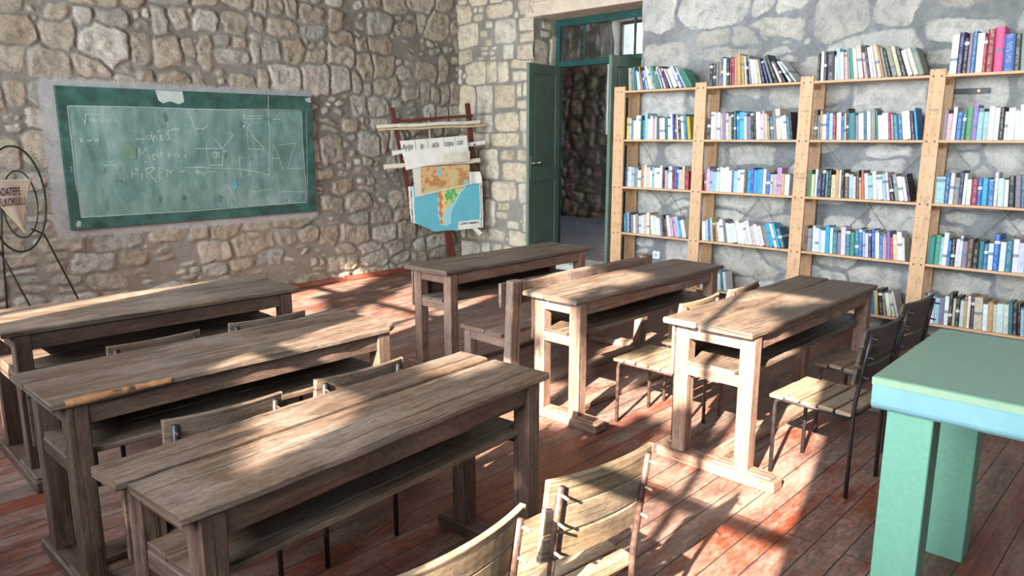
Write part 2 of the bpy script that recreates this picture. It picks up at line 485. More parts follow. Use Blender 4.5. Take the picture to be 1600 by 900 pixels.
# ------------------------------------------------------------------ mesh helpers
class MB:
    """collects shapes; UV u runs along the longest axis (grain), in metres"""

    def __init__(s):
        s.v, s.f, s.uv, s.mi = [], [], [], []
        s.k = 0

    def face(s, idx, uvs, mi=0):
        s.f.append(tuple(idx))
        s.uv.extend(uvs)
        s.mi.append(mi)

    def box(s, lo, hi, grain=None, mi=0, mat=None, taper=None):
        lo, hi = Vector(lo), Vector(hi)
        d = hi - lo
        if grain is None:
            grain = max(range(3), key=lambda i: d[i])
        o1, o2 = [i for i in range(3) if i != grain]
        b = len(s.v)
        s.k += 1
        ou = (s.k * 0.731) % 5
        pts = []
        for z in (0, 1):
            for y in (0, 1):
                for x in (0, 1):
                    p = Vector((lo.x + d.x * x, lo.y + d.y * y, lo.z + d.z * z))
                    if taper and z == 0:
                        c = (lo + hi) / 2
                        p.x = c.x + (p.x - c.x) * taper
                        p.y = c.y + (p.y - c.y) * taper
                    pts.append(p)
        raw = [p.copy() for p in pts]
        for p in pts:
            s.v.append(tuple(mat @ p) if mat else tuple(p))
        quads = [((0, 2, 3, 1), 2), ((4, 5, 7, 6), 2), ((0, 1, 5, 4), 1), ((2, 6, 7, 3), 1), ((0, 4, 6, 2), 0), ((1, 3, 7, 5), 0)]
        for q, ax in quads:
            uvs = []
            for i in q:
                p = raw[i]
                if ax == grain:
                    uvs.append((p[o1] * 0.15 + ou, p[o2] + ou))
                else:
                    other = o1 if ax == o2 else o2
                    uvs.append((p[grain] + ou, p[other] + ou + (0.37 if ax == o1 else 0)))
            s.face([b + i for i in q], uvs, mi)

    def tube(s, path, r, n=8, mi=0, cap=True, r2=None):
        pts = [Vector(p) for p in path]
        b = len(s.v)
        L = 0
        ls = []
        prev = None
        for i, p in enumerate(pts):
            if i == 0:
                t = pts[1] - pts[0]
            elif i == len(pts) - 1:
                t = pts[-1] - pts[-2]
            else:
                t = (pts[i + 1] - p).normalized() + (p - pts[i - 1]).normalized()
            t.normalize()
            if prev is None:
                a = Vector((0, 0, 1)) if abs(t.z) < 0.9 else Vector((1, 0, 0))
                e1 = t.cross(a).normalized()
            else:
                e1 = (prev - t * prev.dot(t)).normalized()
            prev = e1
            e2 = t.cross(e1)
            if i:
                L += (p - pts[i - 1]).length
            ls.append(L)
            rr = r if r2 is None else r + (r2 - r) * i / (len(pts) - 1)
            for k in range(n):
                a = 2 * pi * k / n
                s.v.append(tuple(p + (e1 * math.cos(a) + e2 * math.sin(a)) * rr))
        for i in range(len(pts) - 1):
            for k in range(n):
                k2 = (k + 1) % n
                q = (b + i * n + k, b + i * n + k2, b + (i + 1) * n + k2, b + (i + 1) * n + k)
                s.face(q, [(ls[i], k * 0.02), (ls[i], k * 0.02 + 0.02), (ls[i + 1], k * 0.02 + 0.02), (ls[i + 1], k * 0.02)], mi)
        if cap:
            for st, rev in ((b, True), (b + (len(pts) - 1) * n, False)):
                idx = [st + k for k in range(n)]
                if rev:
                    idx.reverse()
                s.face(idx, [(0.01 * math.cos(k), 0.01 * math.sin(k)) for k in range(n)], mi)

    def disc(s, c, nrm, r, n=10, mi=0):
        c, nrm = Vector(c), Vector(nrm).normalized()
        a = Vector((0, 0, 1)) if abs(nrm.z) < 0.9 else Vector((1, 0, 0))
        e1 = nrm.cross(a).normalized()
        e2 = nrm.cross(e1)
        b = len(s.v)
        for k in range(n):
            t = 2 * pi * k / n
            s.v.append(tuple(c + (e1 * math.cos(t) + e2 * math.sin(t)) * r))
        s.face([b + k for k in range(n)], [(0, 0)] * n, mi)

    def grid(s, fn, nu, nv, mi=0):
        b = len(s.v)
        for j in range(nv + 1):
            for i in range(nu + 1):
                s.v.append(tuple(fn(i / nu, j / nv)))
        for j in range(nv):
            for i in range(nu):
                q = [b + j * (nu + 1) + i, b + j * (nu + 1) + i + 1, b + (j + 1) * (nu + 1) + i + 1, b + (j + 1) * (nu + 1) + i]
                s.face(q, [(i / nu, j / nv), ((i + 1) / nu, j / nv), ((i + 1) / nu, (j + 1) / nv), (i / nu, (j + 1) / nv)], mi)

    def plank(s, x0, x1, y0, y1, z0, z1, rg, jit=0.004, n=26, c=0.006, round_x1=0.0):
        """long plank along x with worn, slightly uneven edges and ends"""
        b = len(s.v)
        s.k += 1
        ou = (s.k * 1.37 + rg.random() * 4) % 9
        ph = [rg.uniform(0, 6.28) for _ in range(6)]

        def ed(x, k):
            return jit * (0.6 * math.sin(x * 7.3 + ph[k]) + 0.4 * math.sin(x * 19.1 + ph[k + 1])) + rg.uniform(-1, 1) * jit * 0.35
        rows = []
        for i in range(n + 1):
            x = x0 + (x1 - x0) * i / n
            ya, yb = y0 + ed(x, 0), y1 + ed(x, 2)
            if round_x1:
                dd = max(0.0, x - (x1 - round_x1)) / round_x1
                ya += (1 - math.sqrt(max(0, 1 - dd * dd))) * round_x1 * 0.75
            zt = z1 + rg.uniform(-1, 1) * 0.0012
            k = min(c, (z1 - z0) * 0.45)
            xs = x
            prof = [(ya, z0 + k), (ya, zt - k), (ya + k, zt), (yb - k, zt), (yb, zt - k), (yb, z0 + k), (yb - k, z0), (ya + k, z0)]
            row = []
            for (y, z) in prof:
                ex = 0
                if i == 0:
                    ex = rg.uniform(-0.003, 0.003)
                if i == n:
                    ex = rg.uniform(-0.003, 0.003)
                row.append(len(s.v))
                s.v.append((xs + ex, y, z))
            rows.append((x, row, prof))
        m = 8
        for i in range(n):
            xa, ra, pa = rows[i]
            xb, rb, pb = rows[i + 1]
            acc = 0
            for k in range(m):
                k2 = (k + 1) % m
                ln = math.hypot(pa[k2][0] - pa[k][0], pa[k2][1] - pa[k][1])
                s.face((ra[k], ra[k2], rb[k2], rb[k])[::-1],
                       [(xa + ou, acc + ou), (xa + ou, acc + ln + ou), (xb + ou, acc + ln + ou), (xb + ou, acc + ou)][::-1])
                acc += ln
        for i, rev in ((0, False), (n, True)):
            x, r, p = rows[i]
            idx = list(r)
            uvs = [(yy * 0.15 + ou, zz + ou) for yy, zz in p]
            if rev:
                idx.reverse()
                uvs.reverse()
            s.face(idx, uvs)

    def mesh(s, name, mats, smooth=False):
        me = bpy.data.meshes.new(name)
        me.from_pydata([tuple(p) for p in s.v], [], s.f)
        uvl = me.uv_layers.new(name='UVMap')
        uvl.data.foreach_set('uv', [c for u in s.uv for c in u])
        for m in mats:
            me.materials.append(m)
        me.polygons.foreach_set('material_index', s.mi)
        if smooth:
            me.polygons.foreach_set('use_smooth', [True] * len(me.polygons))
        me.update()
        return me

    def build(s, name, mat, parent=None, smooth=False, bevel=0.0):
        mats = mat if isinstance(mat, (list, tuple)) else [mat]
        o = bpy.data.objects.new(name, s.mesh(name, mats, smooth))
        COL.objects.link(o)
        if parent is not None:
            o.parent = parent
        if bevel:
            md = o.modifiers.new('edge', 'BEVEL')
            md.width = bevel
            md.segments = 1
            md.limit_method = 'ANGLE'
        return o


def tag(o, label=None, cat=None, group=None, kind=None):
    for k, v in (('label', label), ('category', cat), ('group', group), ('kind', kind)):
        if v:
            o[k] = v
    return o


def empty(name, loc=(0, 0, 0), rz=0.0, **kw):
    o = bpy.data.objects.new(name, None)
    COL.objects.link(o)
    o.location = loc
    o.rotation_euler = (0, 0, rz)
    o.empty_display_size = 0.1
    return tag(o, **kw)


def copy_tree(o, parent=None):
    c = o.copy()
    COL.objects.link(c)
    if parent is not None:
        c.parent = parent
    for ch in list(o.children):
        copy_tree(ch, c)
    return c


def bx(name, lo, hi, mat, parent=None, bevel=0.0, grain=None):
    b = MB()
    b.box(lo, hi, grain)
    return b.build(name, mat, parent, bevel=bevel)


def text_mesh(txt, size, mat, name, parent, place, offset=0.0, align='LEFT', shear=0.0):
    """lettering as a flat mesh; place maps (x, y) of the text plane to a point"""
    cu = bpy.data.curves.new('lettering', 'FONT')
    cu.body = txt
    cu.size = size
    cu.align_x = align
    cu.offset = offset
    cu.shear = shear
    cu.resolution_u = 3
    to = bpy.data.objects.new('lettering', cu)
    COL.objects.link(to)
    dg = bpy.context.evaluated_depsgraph_get()
    me = bpy.data.meshes.new_from_object(to.evaluated_get(dg))
    bpy.data.objects.remove(to)
    bpy.data.curves.remove(cu)
    for v in me.vertices:
        v.co = Vector(place(v.co.x, v.co.y))
    me.materials.clear()
    me.materials.append(mat)
    o = bpy.data.objects.new(name, me)
    COL.objects.link(o)
    o.parent = parent
    return o


# ------------------------------------------------------------------ masonry
VN = {}


def vnoise(x, y, seed):
    if seed not in VN:
        VN[seed] = np.random.RandomState(seed).rand(256, 256)
    T = VN[seed]
    xi, yi = np.floor(x).astype(int), np.floor(y).astype(int)
    fx, fy = x - xi, y - yi
    fx = fx * fx * (3 - 2 * fx)
    fy = fy * fy * (3 - 2 * fy)
    a = T[xi % 256, yi % 256]
    b = T[(xi + 1) % 256, yi % 256]
    c = T[xi % 256, (yi + 1) % 256]
    d = T[(xi + 1) % 256, (yi + 1) % 256]
    return (a * (1 - fx) + b * fx) * (1 - fy) + (c * (1 - fx) + d * fx) * fy


def fbm(x, y, seed, oct=4, gain=0.5):
    s, a, t = 0, 1, 0
    for i in range(oct):
        s = s + a * vnoise(x * 2 ** i + i * 17.3, y * 2 ** i + i * 9.1, seed + i)
        t += a
        a *= gain
    return s / t


def stones_for(W, H, seed, fn, rect=False):
    """fn(z) -> (hmin, hmax, wmin, wmax, fill)"""
    rs = np.random.RandomState(seed)
    out = []
    z = -0.05

    def add(cx, cz, w, h, fill, rmax=0.22):
        f = fill * rs.uniform(0.90, 1.16)
        if rect:
            f = fill * rs.uniform(0.95, 1.04)
            out.append((cx + rs.uniform(-.03, .03) * w, cz + rs.uniform(-.04, .04) * h, w / 2 * f, h / 2 * f, rs.uniform(4.5, 9.0), rs.rand(), rs.rand(), rs.uniform(-.05, .05)))
            return
        out.append((cx + rs.uniform(-.06, .06) * w, cz + rs.uniform(-.10, .10) * h, w / 2 * f, h / 2 * f * rs.uniform(0.94, 1.1), rs.uniform(2.6, 7.0), rs.rand(), rs.rand(), rs.uniform(-rmax, rmax)))
    while z < H:
        h0, h1, w0, w1, fill = fn(z)
        rh = rs.uniform(h0, h1)
        x = -rs.rand() * w1
        while x < W:
            w = w0 + (w1 - w0) * rs.rand() ** 1.3
            zz = z + (0.06 if rect else 0.25) * rh * math.sin(x * 2.1 + z * 3)
            q = rs.rand()
            if q < 0.24 and rh > 0.15:
                k = rs.uniform(0.3, 0.7)
                add(x + w / 2, zz + rh * k / 2, w, rh * k, fill)
                if rs.rand() < 0.5:
                    add(x + w / 4, zz + rh * (1 + k) / 2, w / 2, rh * (1 - k), fill)
                    add(x + w * 3 / 4, zz + rh * (1 + k) / 2, w / 2, rh * (1 - k), fill)
                else:
                    add(x + w / 2, zz + rh * (1 + k) / 2, w, rh * (1 - k), fill)
            elif q < 0.36 and rh > 0.12:
                for j in range(3):
                    add(x + w * rs.uniform(0.2, 0.8), zz + rh * (j + 0.5) / 3, w * 0.6, rh / 3, fill * 0.95, 0.5)
            else:
                add(x + w / 2, zz + rh / 2, w, rh * rs.uniform(0.9, 1.25), fill)
            if rs.rand() < 0.3:
                r = rs.uniform(0.02, 0.05)
                out.append((x + w, zz + rs.rand() * rh, r * 1.3, r, 2.2, rs.rand(), rs.rand(), 0.4))
            x += w
        z += rh
    return out


def masonry_patch(O, U, V, N, W, H, res, stones, seed, depth, warp=0.03, holes=(), plaster=None, wfreq=5.0, gap=0.012, rough=0.011):
    nu, nv = max(2, int(round(W / res))), max(2, int(round(H / res)))
    us = np.linspace(0, W, nu + 1)
    vs = np.linspace(0, H, nv + 1)
    UU, VV = np.meshgrid(us, vs)
    wu = UU + (fbm(UU * wfreq, VV * wfreq, seed + 50, 4) - 0.5) * 2 * warp
    wv = VV + (fbm(UU * wfreq + 40, VV * wfreq + 31, seed + 90, 4) - 0.5) * 2 * warp
    best = np.full(UU.shape, -9.0)
    sec = np.full(UU.shape, -9.0)
    r1 = np.zeros(UU.shape)
    r2 = np.zeros(UU.shape)
    tilt = np.zeros(UU.shape)
    for (cx, cz, hx, hz, p, a, b, rot) in stones:
        m = 1.35
        R = max(hx, hz) * m + warp * 2
        i0, i1 = np.searchsorted(us, [cx - R, cx + R])
        j0, j1 = np.searchsorted(vs, [cz - R, cz + R])
        if i1 <= i0 or j1 <= j0:
            continue
        dx = wu[j0:j1, i0:i1] - cx
        dz = wv[j0:j1, i0:i1] - cz
        ca, sa = math.cos(rot), math.sin(rot)
        ddx, ddz = dx * ca + dz * sa, -dx * sa + dz * ca
        d = (np.abs(ddx / hx) ** p + np.abs(ddz / hz) ** p) ** (1 / p)
        val = (1 - d) * min(hx, hz)
        bb = best[j0:j1, i0:i1]
        ss = sec[j0:j1, i0:i1]
        win = val > bb
        ss[...] = np.where(win, bb, np.maximum(ss, val))
        bb[...] = np.where(win, val, bb)
        r1[j0:j1, i0:i1][win] = a
        r2[j0:j1, i0:i1][win] = b
        tt = (dx * (a - 0.5) + dz * (b - 0.5)) * 0.10
        tilt[j0:j1, i0:i1][win] = tt[win]
    edge = np.minimum(best, (best - sec) * 0.6)
    st = np.clip((edge - gap + 0.004) / 0.022, 0, 1)
    st = st * st * (3 - 2 * st)
    rn = fbm(UU * 14, VV * 14, seed + 7, 5, 0.6) - 0.5
    disp = st * (depth * (0.55 + 0.7 * r2) + tilt + rn * rough * 3.2) + (1 - st) * (fbm(UU * 7, VV * 7, seed + 3, 4) - 0.5) * 0.02
    pl = np.zeros(UU.shape)
    if plaster is not None:
        pl = plaster(UU, VV)
        k = np.clip(pl * 2, 0, 1)
        disp = disp * (1 - k) + k * (0.012 + 0.004 * rn)
    O, U, V, N = (np.array(t, float) for t in (O, U, V, N))
    P = O + UU[..., None] * U + VV[..., None] * V + disp[..., None] * N
    attr = np.stack([edge, r1, r2, pl], -1)
    jj, ii = np.meshgrid(np.arange(nv), np.arange(nu), indexing='ij')
    cu = (us[:-1] + us[1:])[ii] / 2
    cv = (vs[:-1] + vs[1:])[jj] / 2
    keep = np.ones(ii.shape, bool)
    for (a0, a1, b0, b1) in holes:
        keep &= ~((cu > a0) & (cu < a1) & (cv > b0) & (cv < b1))
    ii, jj = ii[keep], jj[keep]
    w = nu + 1
    q = np.stack([jj * w + ii, jj * w + ii + 1, (jj + 1) * w + ii + 1, (jj + 1) * w + ii], -1)
    if np.dot(np.cross(U, V), N) < 0:
        q = q[:, ::-1]
    return P.reshape(-1, 3), q, attr.reshape(-1, 4)


def masonry_object(name, patches, mats, mi):
    off = 0
    Ps, Qs, As, Ms = [], [], [], []
    for (P, q, a), m in zip(patches, mi):
        Ps.append(P)
        Qs.append(q + off)
        As.append(a)
        Ms.append(np.full(len(q), m))
        off += len(P)
    P, Q, A, Mi = np.concatenate(Ps), np.concatenate(Qs), np.concatenate(As), np.concatenate(Ms)
    me = bpy.data.meshes.new(name)
    me.vertices.add(len(P))
    me.vertices.foreach_set('co', P.astype(np.float32).ravel())
    me.loops.add(len(Q) * 4)
    me.loops.foreach_set('vertex_index', Q.astype(np.int32).ravel())
    me.polygons.add(len(Q))
    me.polygons.foreach_set('loop_start', np.arange(0, len(Q) * 4, 4, dtype=np.int32))
    me.polygons.foreach_set('loop_total', np.full(len(Q), 4, dtype=np.int32))
    me.polygons.foreach_set('material_index', Mi.astype(np.int32))
    me.polygons.foreach_set('use_smooth', np.ones(len(Q), bool))
    at = me.attributes.new('mas', 'FLOAT_COLOR', 'POINT')
    at.data.foreach_set('color', A.astype(np.float32).ravel())
    for m in mats:
        me.materials.append(m)
    me.update(calc_edges=True)
    me.validate()
    o = bpy.data.objects.new(name, me)
    COL.objects.link(o)
    o['kind'] = 'structure'
    return o


# ------------------------------------------------------------------ the room shell
def struct(o):
    o['kind'] = 'structure'
    return o


struct(bx('floor', (XW - 0.25, YS - 0.25, -0.1), (XE + 0.5, YN + 0.3, 0.0), M['floor']))
struct(bx('ceiling', (XW - 0.25, YS - 0.25, ZC), (XE + 0.6, YN + 0.3, ZC + 0.1), M['ceil']))


def wall_with_holes(name, axis, pos, thick, a0, a1, z0, z1, holes, mat):
    b = MB()
    hs = sorted(holes)
    cuts = [a0]
    segs = []
    x = a0
    for (h0, h1, hz0, hz1) in hs:
        segs.append((x, h0, z0, z1))
        segs.append((h0, h1, z0, hz0))
        segs.append((h0, h1, hz1, z1))
        x = h1
    segs.append((x, a1, z0, z1))
    for (p, q, za, zb) in segs:
        if q - p < 1e-4 or zb - za < 1e-4:
            continue
        if axis == 'x':
            b.box((pos - thick, p, za), (pos, q, zb))
        else:
            b.box((p, pos - thick, za), (q, pos, zb))
    return struct(b.build(name, mat))


wall_with_holes('wall_west', 'x', XW, 0.25, YS - 0.25, YN + 0.3, 0, ZC, [W1, W2], M['plaster'])
wall_with_holes('wall_south', 'y', YS, 0.25, XW, XE + 0.5, 0, ZC, [W3, W4], M['plaster'])

# north wall: rubble masonry with the smooth cement band around the chalkboard
BX0, BX1, BZ0, BZ1 = 2.035, 4.50, 0.845, 2.075


def n_fn(z):
    if z < 0.85:
        return (0.14, 0.24, 0.24, 0.52, 1.06)
    if z < 2.0:
        return (0.13, 0.26, 0.15, 0.36, 1.06)
    return (0.15, 0.30, 0.15, 0.40, 1.02)


NX0 = 0.9


def n_plaster(u, v):
    x, z = u + NX0, v
    du = np.maximum(np.maximum(BX0 - 0.07 - x, x - BX1 + 0.02), 0)
    dz = np.maximum(np.maximum(BZ0 - 0.02 - z, z - BZ1 - 0.02), 0)
    d = np.sqrt(du ** 2 + dz ** 2)
    return np.clip(1 - d / 0.10, 0, 1)


pn = masonry_patch((NX0, YN, 0), (1, 0, 0), (0, 0, 1), (0, -1, 0), XE + 0.03 - NX0, ZC, 0.0125, stones_for(XE - NX0, ZC, 5, n_fn), 21, 0.024, 0.045, plaster=n_plaster, wfreq=4.5, rough=0.013)
masonry_object('wall_north', [pn], [M['wall_n']], [0])
struct(bx('wall_north_core', (XW - 0.25, YN + 0.012, 0), (XE + 0.5, YN + 0.3, ZC), M['plaster']))

# east wall: pale blocks right of the door, cream dressed blocks between door and corner
DY0, DY1, DZ0, DZ1 = 4.56, 6.06, 0.18, 3.02
EY0 = 0.2


def e_fn(z):
    return (0.26, 0.44, 0.42, 0.85, 1.0)


def d_fn(z):
    return (0.18, 0.40, 0.20, 0.56, 0.97)


pe = masonry_patch((XE, DY0, 0), (0, -1, 0), (0, 0, 1), (-1, 0, 0), DY0 - EY0, ZC, 0.0135, stones_for(DY0 - EY0, ZC, 31, e_fn), 33, 0.016, 0.06, wfreq=4.0, gap=0.012, rough=0.006)
pd = masonry_patch((XE, YN + 0.02, 0), (0, -1, 0), (0, 0, 1), (-1, 0, 0), YN + 0.02 - DY1, ZC, 0.0125, stones_for(YN - DY1 + .02, ZC, 44, d_fn, True), 45, 0.016, 0.022, wfreq=5, gap=0.012, rough=0.006)
pj = masonry_patch((XE, DY1, 0), (1, 0, 0), (0, 0, 1), (0, -1, 0), 0.42, DZ1 + 0.02, 0.0125, stones_for(0.42, DZ1, 47, lambda z: (0.25, 0.45, 0.25, 0.5, 0.97), True), 48, 0.010, 0.02, gap=0.008, rough=0.005)
pt = masonry_patch((XE, DY1, DZ1 + 0.16), (0, -1, 0), (0, 0, 1), (-1, 0, 0), DY1 - DY0, ZC - DZ1 - 0.16, 0.0135, stones_for(DY1 - DY0, ZC - DZ1, 51, d_fn), 52, 0.016, 0.03, gap=0.010, rough=0.006)
masonry_object('wall_east', [pe, pd, pj, pt], [M['wall_e'], M['wall_d']], [0, 1, 1, 1])
b = MB()
b.box((XE + 0.012, YS, 0), (XE + 0.45, DY0, ZC))
b.box((XE + 0.012, DY1 + 0.012, 0), (XE + 0.45, YN + 0.3, ZC))
b.box((XE + 0.012, DY0, DZ1 + 0.14), (XE + 0.45, DY1 + 0.012, ZC))
struct(b.build('wall_east_core', M['plaster']))
struct(bx('trim_1', (XE - 0.012, DY0 - 0.12, DZ1), (XE + 0.44, DY1 + 0.14, DZ1 + 0.16), plain('pale_stone_lintel', srgb(206, 190, 172), 0.9, 0, 0.12, 7, 0.25), bevel=0.006))
struct(bx('trim_2', (XE + 0.0, DY0, 0.0), (XE + 0.45, DY1, DZ0), plain('white_stone_threshold', srgb(206, 204, 196), 0.85, 0, 0.14, 9, 0.25), bevel=0.01))
struct(bx('baseboard_north', (XW, YN - 0.035, 0.0), (XE, YN + 0.01, 0.055), M['skirt'], bevel=0.004, grain=0))
struct(bx('baseboard_west', (XW, YS, 0.0), (XW + 0.02, YN, 0.08), M['skirt'], bevel=0.004, grain=1))
struct(bx('baseboard_south', (XW, YS, 0.0), (XE, YS + 0.02, 0.08), M['skirt'], bevel=0.004, grain=0))

# window frames in the west and south walls (their bars throw the straight shadows)
mwin = plain('dark_window_frame_paint', srgb(40, 70, 62), 0.5, 0, 0.15)


def win_frame(name, axis, pos, hole, mulls, bars):
    a0, a1, z0, z1 = hole
    b = MB()

    def seg(p0, p1, za, zb):
        if axis == 'x':
            b.box((pos - 0.03, p0, za), (pos + 0.03, p1, zb))
        else:
            b.box((p0, pos - 0.03, za), (p1, pos + 0.03, zb))
    t = 0.045
    seg(a0, a0 + t, z0, z1)
    seg(a1 - t, a1, z0, z1)
    seg(a0 + t, a1 - t, z0, z0 + t)
    seg(a0 + t, a1 - t, z1 - t, z1)
    for m in mulls:
        seg(m - 0.018, m + 0.018, z0 + t, z1 - t)
    for z in bars:
        seg(a0 + t, a1 - t, z - 0.025, z + 0.025)
    return struct(b.build(name, mwin))


win_frame('window_1', 'x', XW - 0.1, W1, [0.69, 1.84], [2.02])
win_frame('window_2', 'x', XW - 0.1, W2, [4.95], [2.92])
win_frame('window_3', 'y', YS - 0.1, W3, [1.4], [2.3])
win_frame('window_4', 'y', YS - 0.1, W4, [5.0], [2.3])

# ------------------------------------------------------------------ door, transom and the hall behind
DFX = 7.09
b = MB()
FY0, FY1 = DY0 + 0.02, DY1 - 0.01
b.box((DFX, FY1 - 0.06, DZ0), (DFX + 0.07, FY1, DZ1))
b.box((DFX, FY0, DZ0), (DFX + 0.07, FY0 + 0.06, DZ1))
b.box((DFX, FY0 + 0.06, DZ1 - 0.085), (DFX + 0.07, FY1 - 0.06, DZ1))
b.box((DFX - 0.005, FY0 + 0.06, 2.475), (DFX + 0.075, FY1 - 0.06, 2.545))
struct(b.build('trim_3', M['frame'], bevel=0.004))
tw = struct(empty('window_5', (DFX + 0.035, (FY0 + FY1) / 2, 2.545)))
x0 = DFX + 0.035
for nm, lo, hi in (('mullion', (-0.012, 0.30, 0), (0.012, 0.325, 0.39)), ('mullion', (-0.012, -0.40, 0), (0.012, -0.375, 0.39))):
    bx(nm, lo, hi, M['frame'], tw)
bx('pane', (-0.002, -0.66, 0.0), (0.002, 0.66, 0.39), M['glass'], tw)
# dusty bundle of cloth behind the transom glass
b = MB()
for k in range(5):
    y0 = 5.34 + k * 0.035
    b.tube([(DFX + 0.16, y0, 2.54), (DFX + 0.17, y0 + 0.03 * math.sin(k), 2.72), (DFX + 0.15, y0 + 0.02, 2.9), (DFX + 0.16, y0, 2.97)], 0.035 - 0.004 * k, 7, r2=0.012)
b.box((DFX + 0.10, 5.25, 2.50), (DFX + 0.2, 5.62, 2.53))
o = b.build('dusty_cloth', M['junk'], smooth=True)
tag(o, 'grey dusty cloth bundle hanging behind the glass above the door', 'cloth')


def door_leaf(name, hinge, free, flip, w_handle):
    hx, hy = hinge
    d = Vector((free[0] - hx, free[1] - hy, 0))
    L = d.length
    rz = math.atan2(d.y, d.x)
    root = struct(empty(name, (hx, hy, DZ0 + 0.01), rz))
    H = 2.29
    t = 0.02
    b = MB()
    st, rail = 0.10, 0.11
    for (x0, x1, z0, z1) in ((0, st, 0, H), (L - st, L, 0, H), (st, L - st, 0, 0.2), (st, L - st, H - rail, H), (st, L - st, 0.95, 1.13)):
        b.box((x0, -t, z0), (x1, t, z1))
    b.build('leaf_frame', M['door'], root, bevel=0.005)
    for (z0, z1) in ((0.2, 0.95), (1.13, H - rail)):
        b = MB()
        b.box((st, -0.008, z0), (L - st, 0.008, z1))
        b.box((st + 0.035, -0.013, z0 + 0.035), (L - st - 0.035, 0.013, z1 - 0.035))
        b.build('panel', M['door'], root, bevel=0.004)
    if w_handle:
        h = empty('handle')
        h.parent = root
        zc = 1.14
        for sgn in (-1, 1):
            b = MB()
            b.box((L - 0.062, sgn * t - 0.003, zc - 0.16), (L - 0.028, sgn * t + 0.003, zc + 0.11))
            b.build('plate', M['handle'], h, bevel=0.002)
            b = MB()
            b.tube([(L - 0.045, sgn * t, zc + 0.03), (L - 0.045, sgn * (t + 0.045), zc + 0.03), (L - 0.06, sgn * (t + 0.052), zc + 0.03), (L - 0.16, sgn * (t + 0.052), zc + 0.032)], 0.009, 8)
            b.build('lever', M['handle'], h, smooth=True)
    return root


door_leaf('door_1', (DFX - 0.01, FY1 - 0.07), (6.405, 5.87), 1, True)
door_leaf('door_2', (DFX - 0.01, FY0 + 0.10), (6.415, 4.735), -1, False)

# hall
HX, HY0, HY1, HZ = 11.0, 2.2, 10.2, 3.95
HW = (6.55, 8.18, 1.7, 3.66)         # hall window opening
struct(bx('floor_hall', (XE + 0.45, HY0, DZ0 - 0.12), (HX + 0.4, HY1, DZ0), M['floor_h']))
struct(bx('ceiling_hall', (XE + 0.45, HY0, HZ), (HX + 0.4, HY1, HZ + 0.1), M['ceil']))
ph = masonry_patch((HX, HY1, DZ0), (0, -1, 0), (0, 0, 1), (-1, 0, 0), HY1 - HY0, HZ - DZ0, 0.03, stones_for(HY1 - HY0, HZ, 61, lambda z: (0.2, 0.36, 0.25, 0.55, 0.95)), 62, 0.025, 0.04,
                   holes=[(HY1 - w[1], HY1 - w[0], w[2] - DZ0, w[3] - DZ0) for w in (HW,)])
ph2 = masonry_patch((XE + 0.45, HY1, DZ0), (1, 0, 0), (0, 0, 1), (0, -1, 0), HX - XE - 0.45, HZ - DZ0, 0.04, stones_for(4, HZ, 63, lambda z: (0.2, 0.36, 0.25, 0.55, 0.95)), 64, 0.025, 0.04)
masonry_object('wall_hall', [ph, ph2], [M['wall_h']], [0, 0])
b = MB()
for (y0, y1, z0, z1) in ((HY0, HW[0], DZ0, HZ), (HW[1], HY1, DZ0, HZ), (HW[0], HW[1], DZ0, HW[2]), (HW[0], HW[1], HW[3], HZ)):
    b.box((HX + 0.015, y0, z0), (HX + 0.42, y1, z1))
b.box((XE + 0.45, HY1 + 0.02, DZ0), (HX, HY1 + 0.2, HZ))
b.box((XE + 0.45, HY0 - 0.2, DZ0), (9.2, HY0, HZ))
b.box((10.6, HY0 - 0.2, DZ0), (HX + 0.42, HY0, HZ))
b.box((9.2, HY0 - 0.2, DZ0), (10.6, HY0, 1.3))  # unseen south opening, added to hold the hall fill lamp
b.box((9.2, HY0 - 0.2, 3.3), (10.6, HY0, HZ))
b.box((XE + 0.25, YN + 0.3, DZ0), (XE + 0.45, HY1 + 0.2, HZ))
b.box((XE + 0.40, HY0, ZC - 0.2), (XE + 0.5, HY1, HZ))
struct(b.build('wall_hall_core', plain('hall_plaster', srgb(178, 176, 170), 0.9, 0, 0.12, 5)))
b = MB()
X = HX + 0.36
a0, a1, z0, z1 = HW
t = 0.05
for (p, q, za, zb) in ((a0, a0 + t, z0, z1), (a1 - t, a1, z0, z1), (a0, a1, z0, z0 + t), (a0, a1, z1 - t, z1), (a0, a1, 3.06, 3.1), (7.68, 7.70, z0, z1), (7.1, 7.12, z0, z1)):
    b.box((X, p, za), (X + 0.05, q, zb))
o = struct(b.build('window_6', mwin))
# house outside the hall window
hs = empty('house', (17.5, 10.5, 0), label='pale house wall seen outside through the hall window', cat='house')
bx('wall', (-0.2, -5.0, 0), (3, 1.55, 7.1), M['house'], hs)
bx('roof', (-0.6, -5.4, 7.1), (3.4, 1.9, 7.3), plain('grey_eave', srgb(150, 146, 142), 0.8), hs)
bx('window', (-0.24, -0.4, 4.4), (-0.19, 0.5, 6.0), plain('blue_grey_shutter', srgb(150, 170, 186), 0.6), hs)
struct(bx('ground', (-30, -30, -1.2), (40, 40, -1.05), M['ground']))

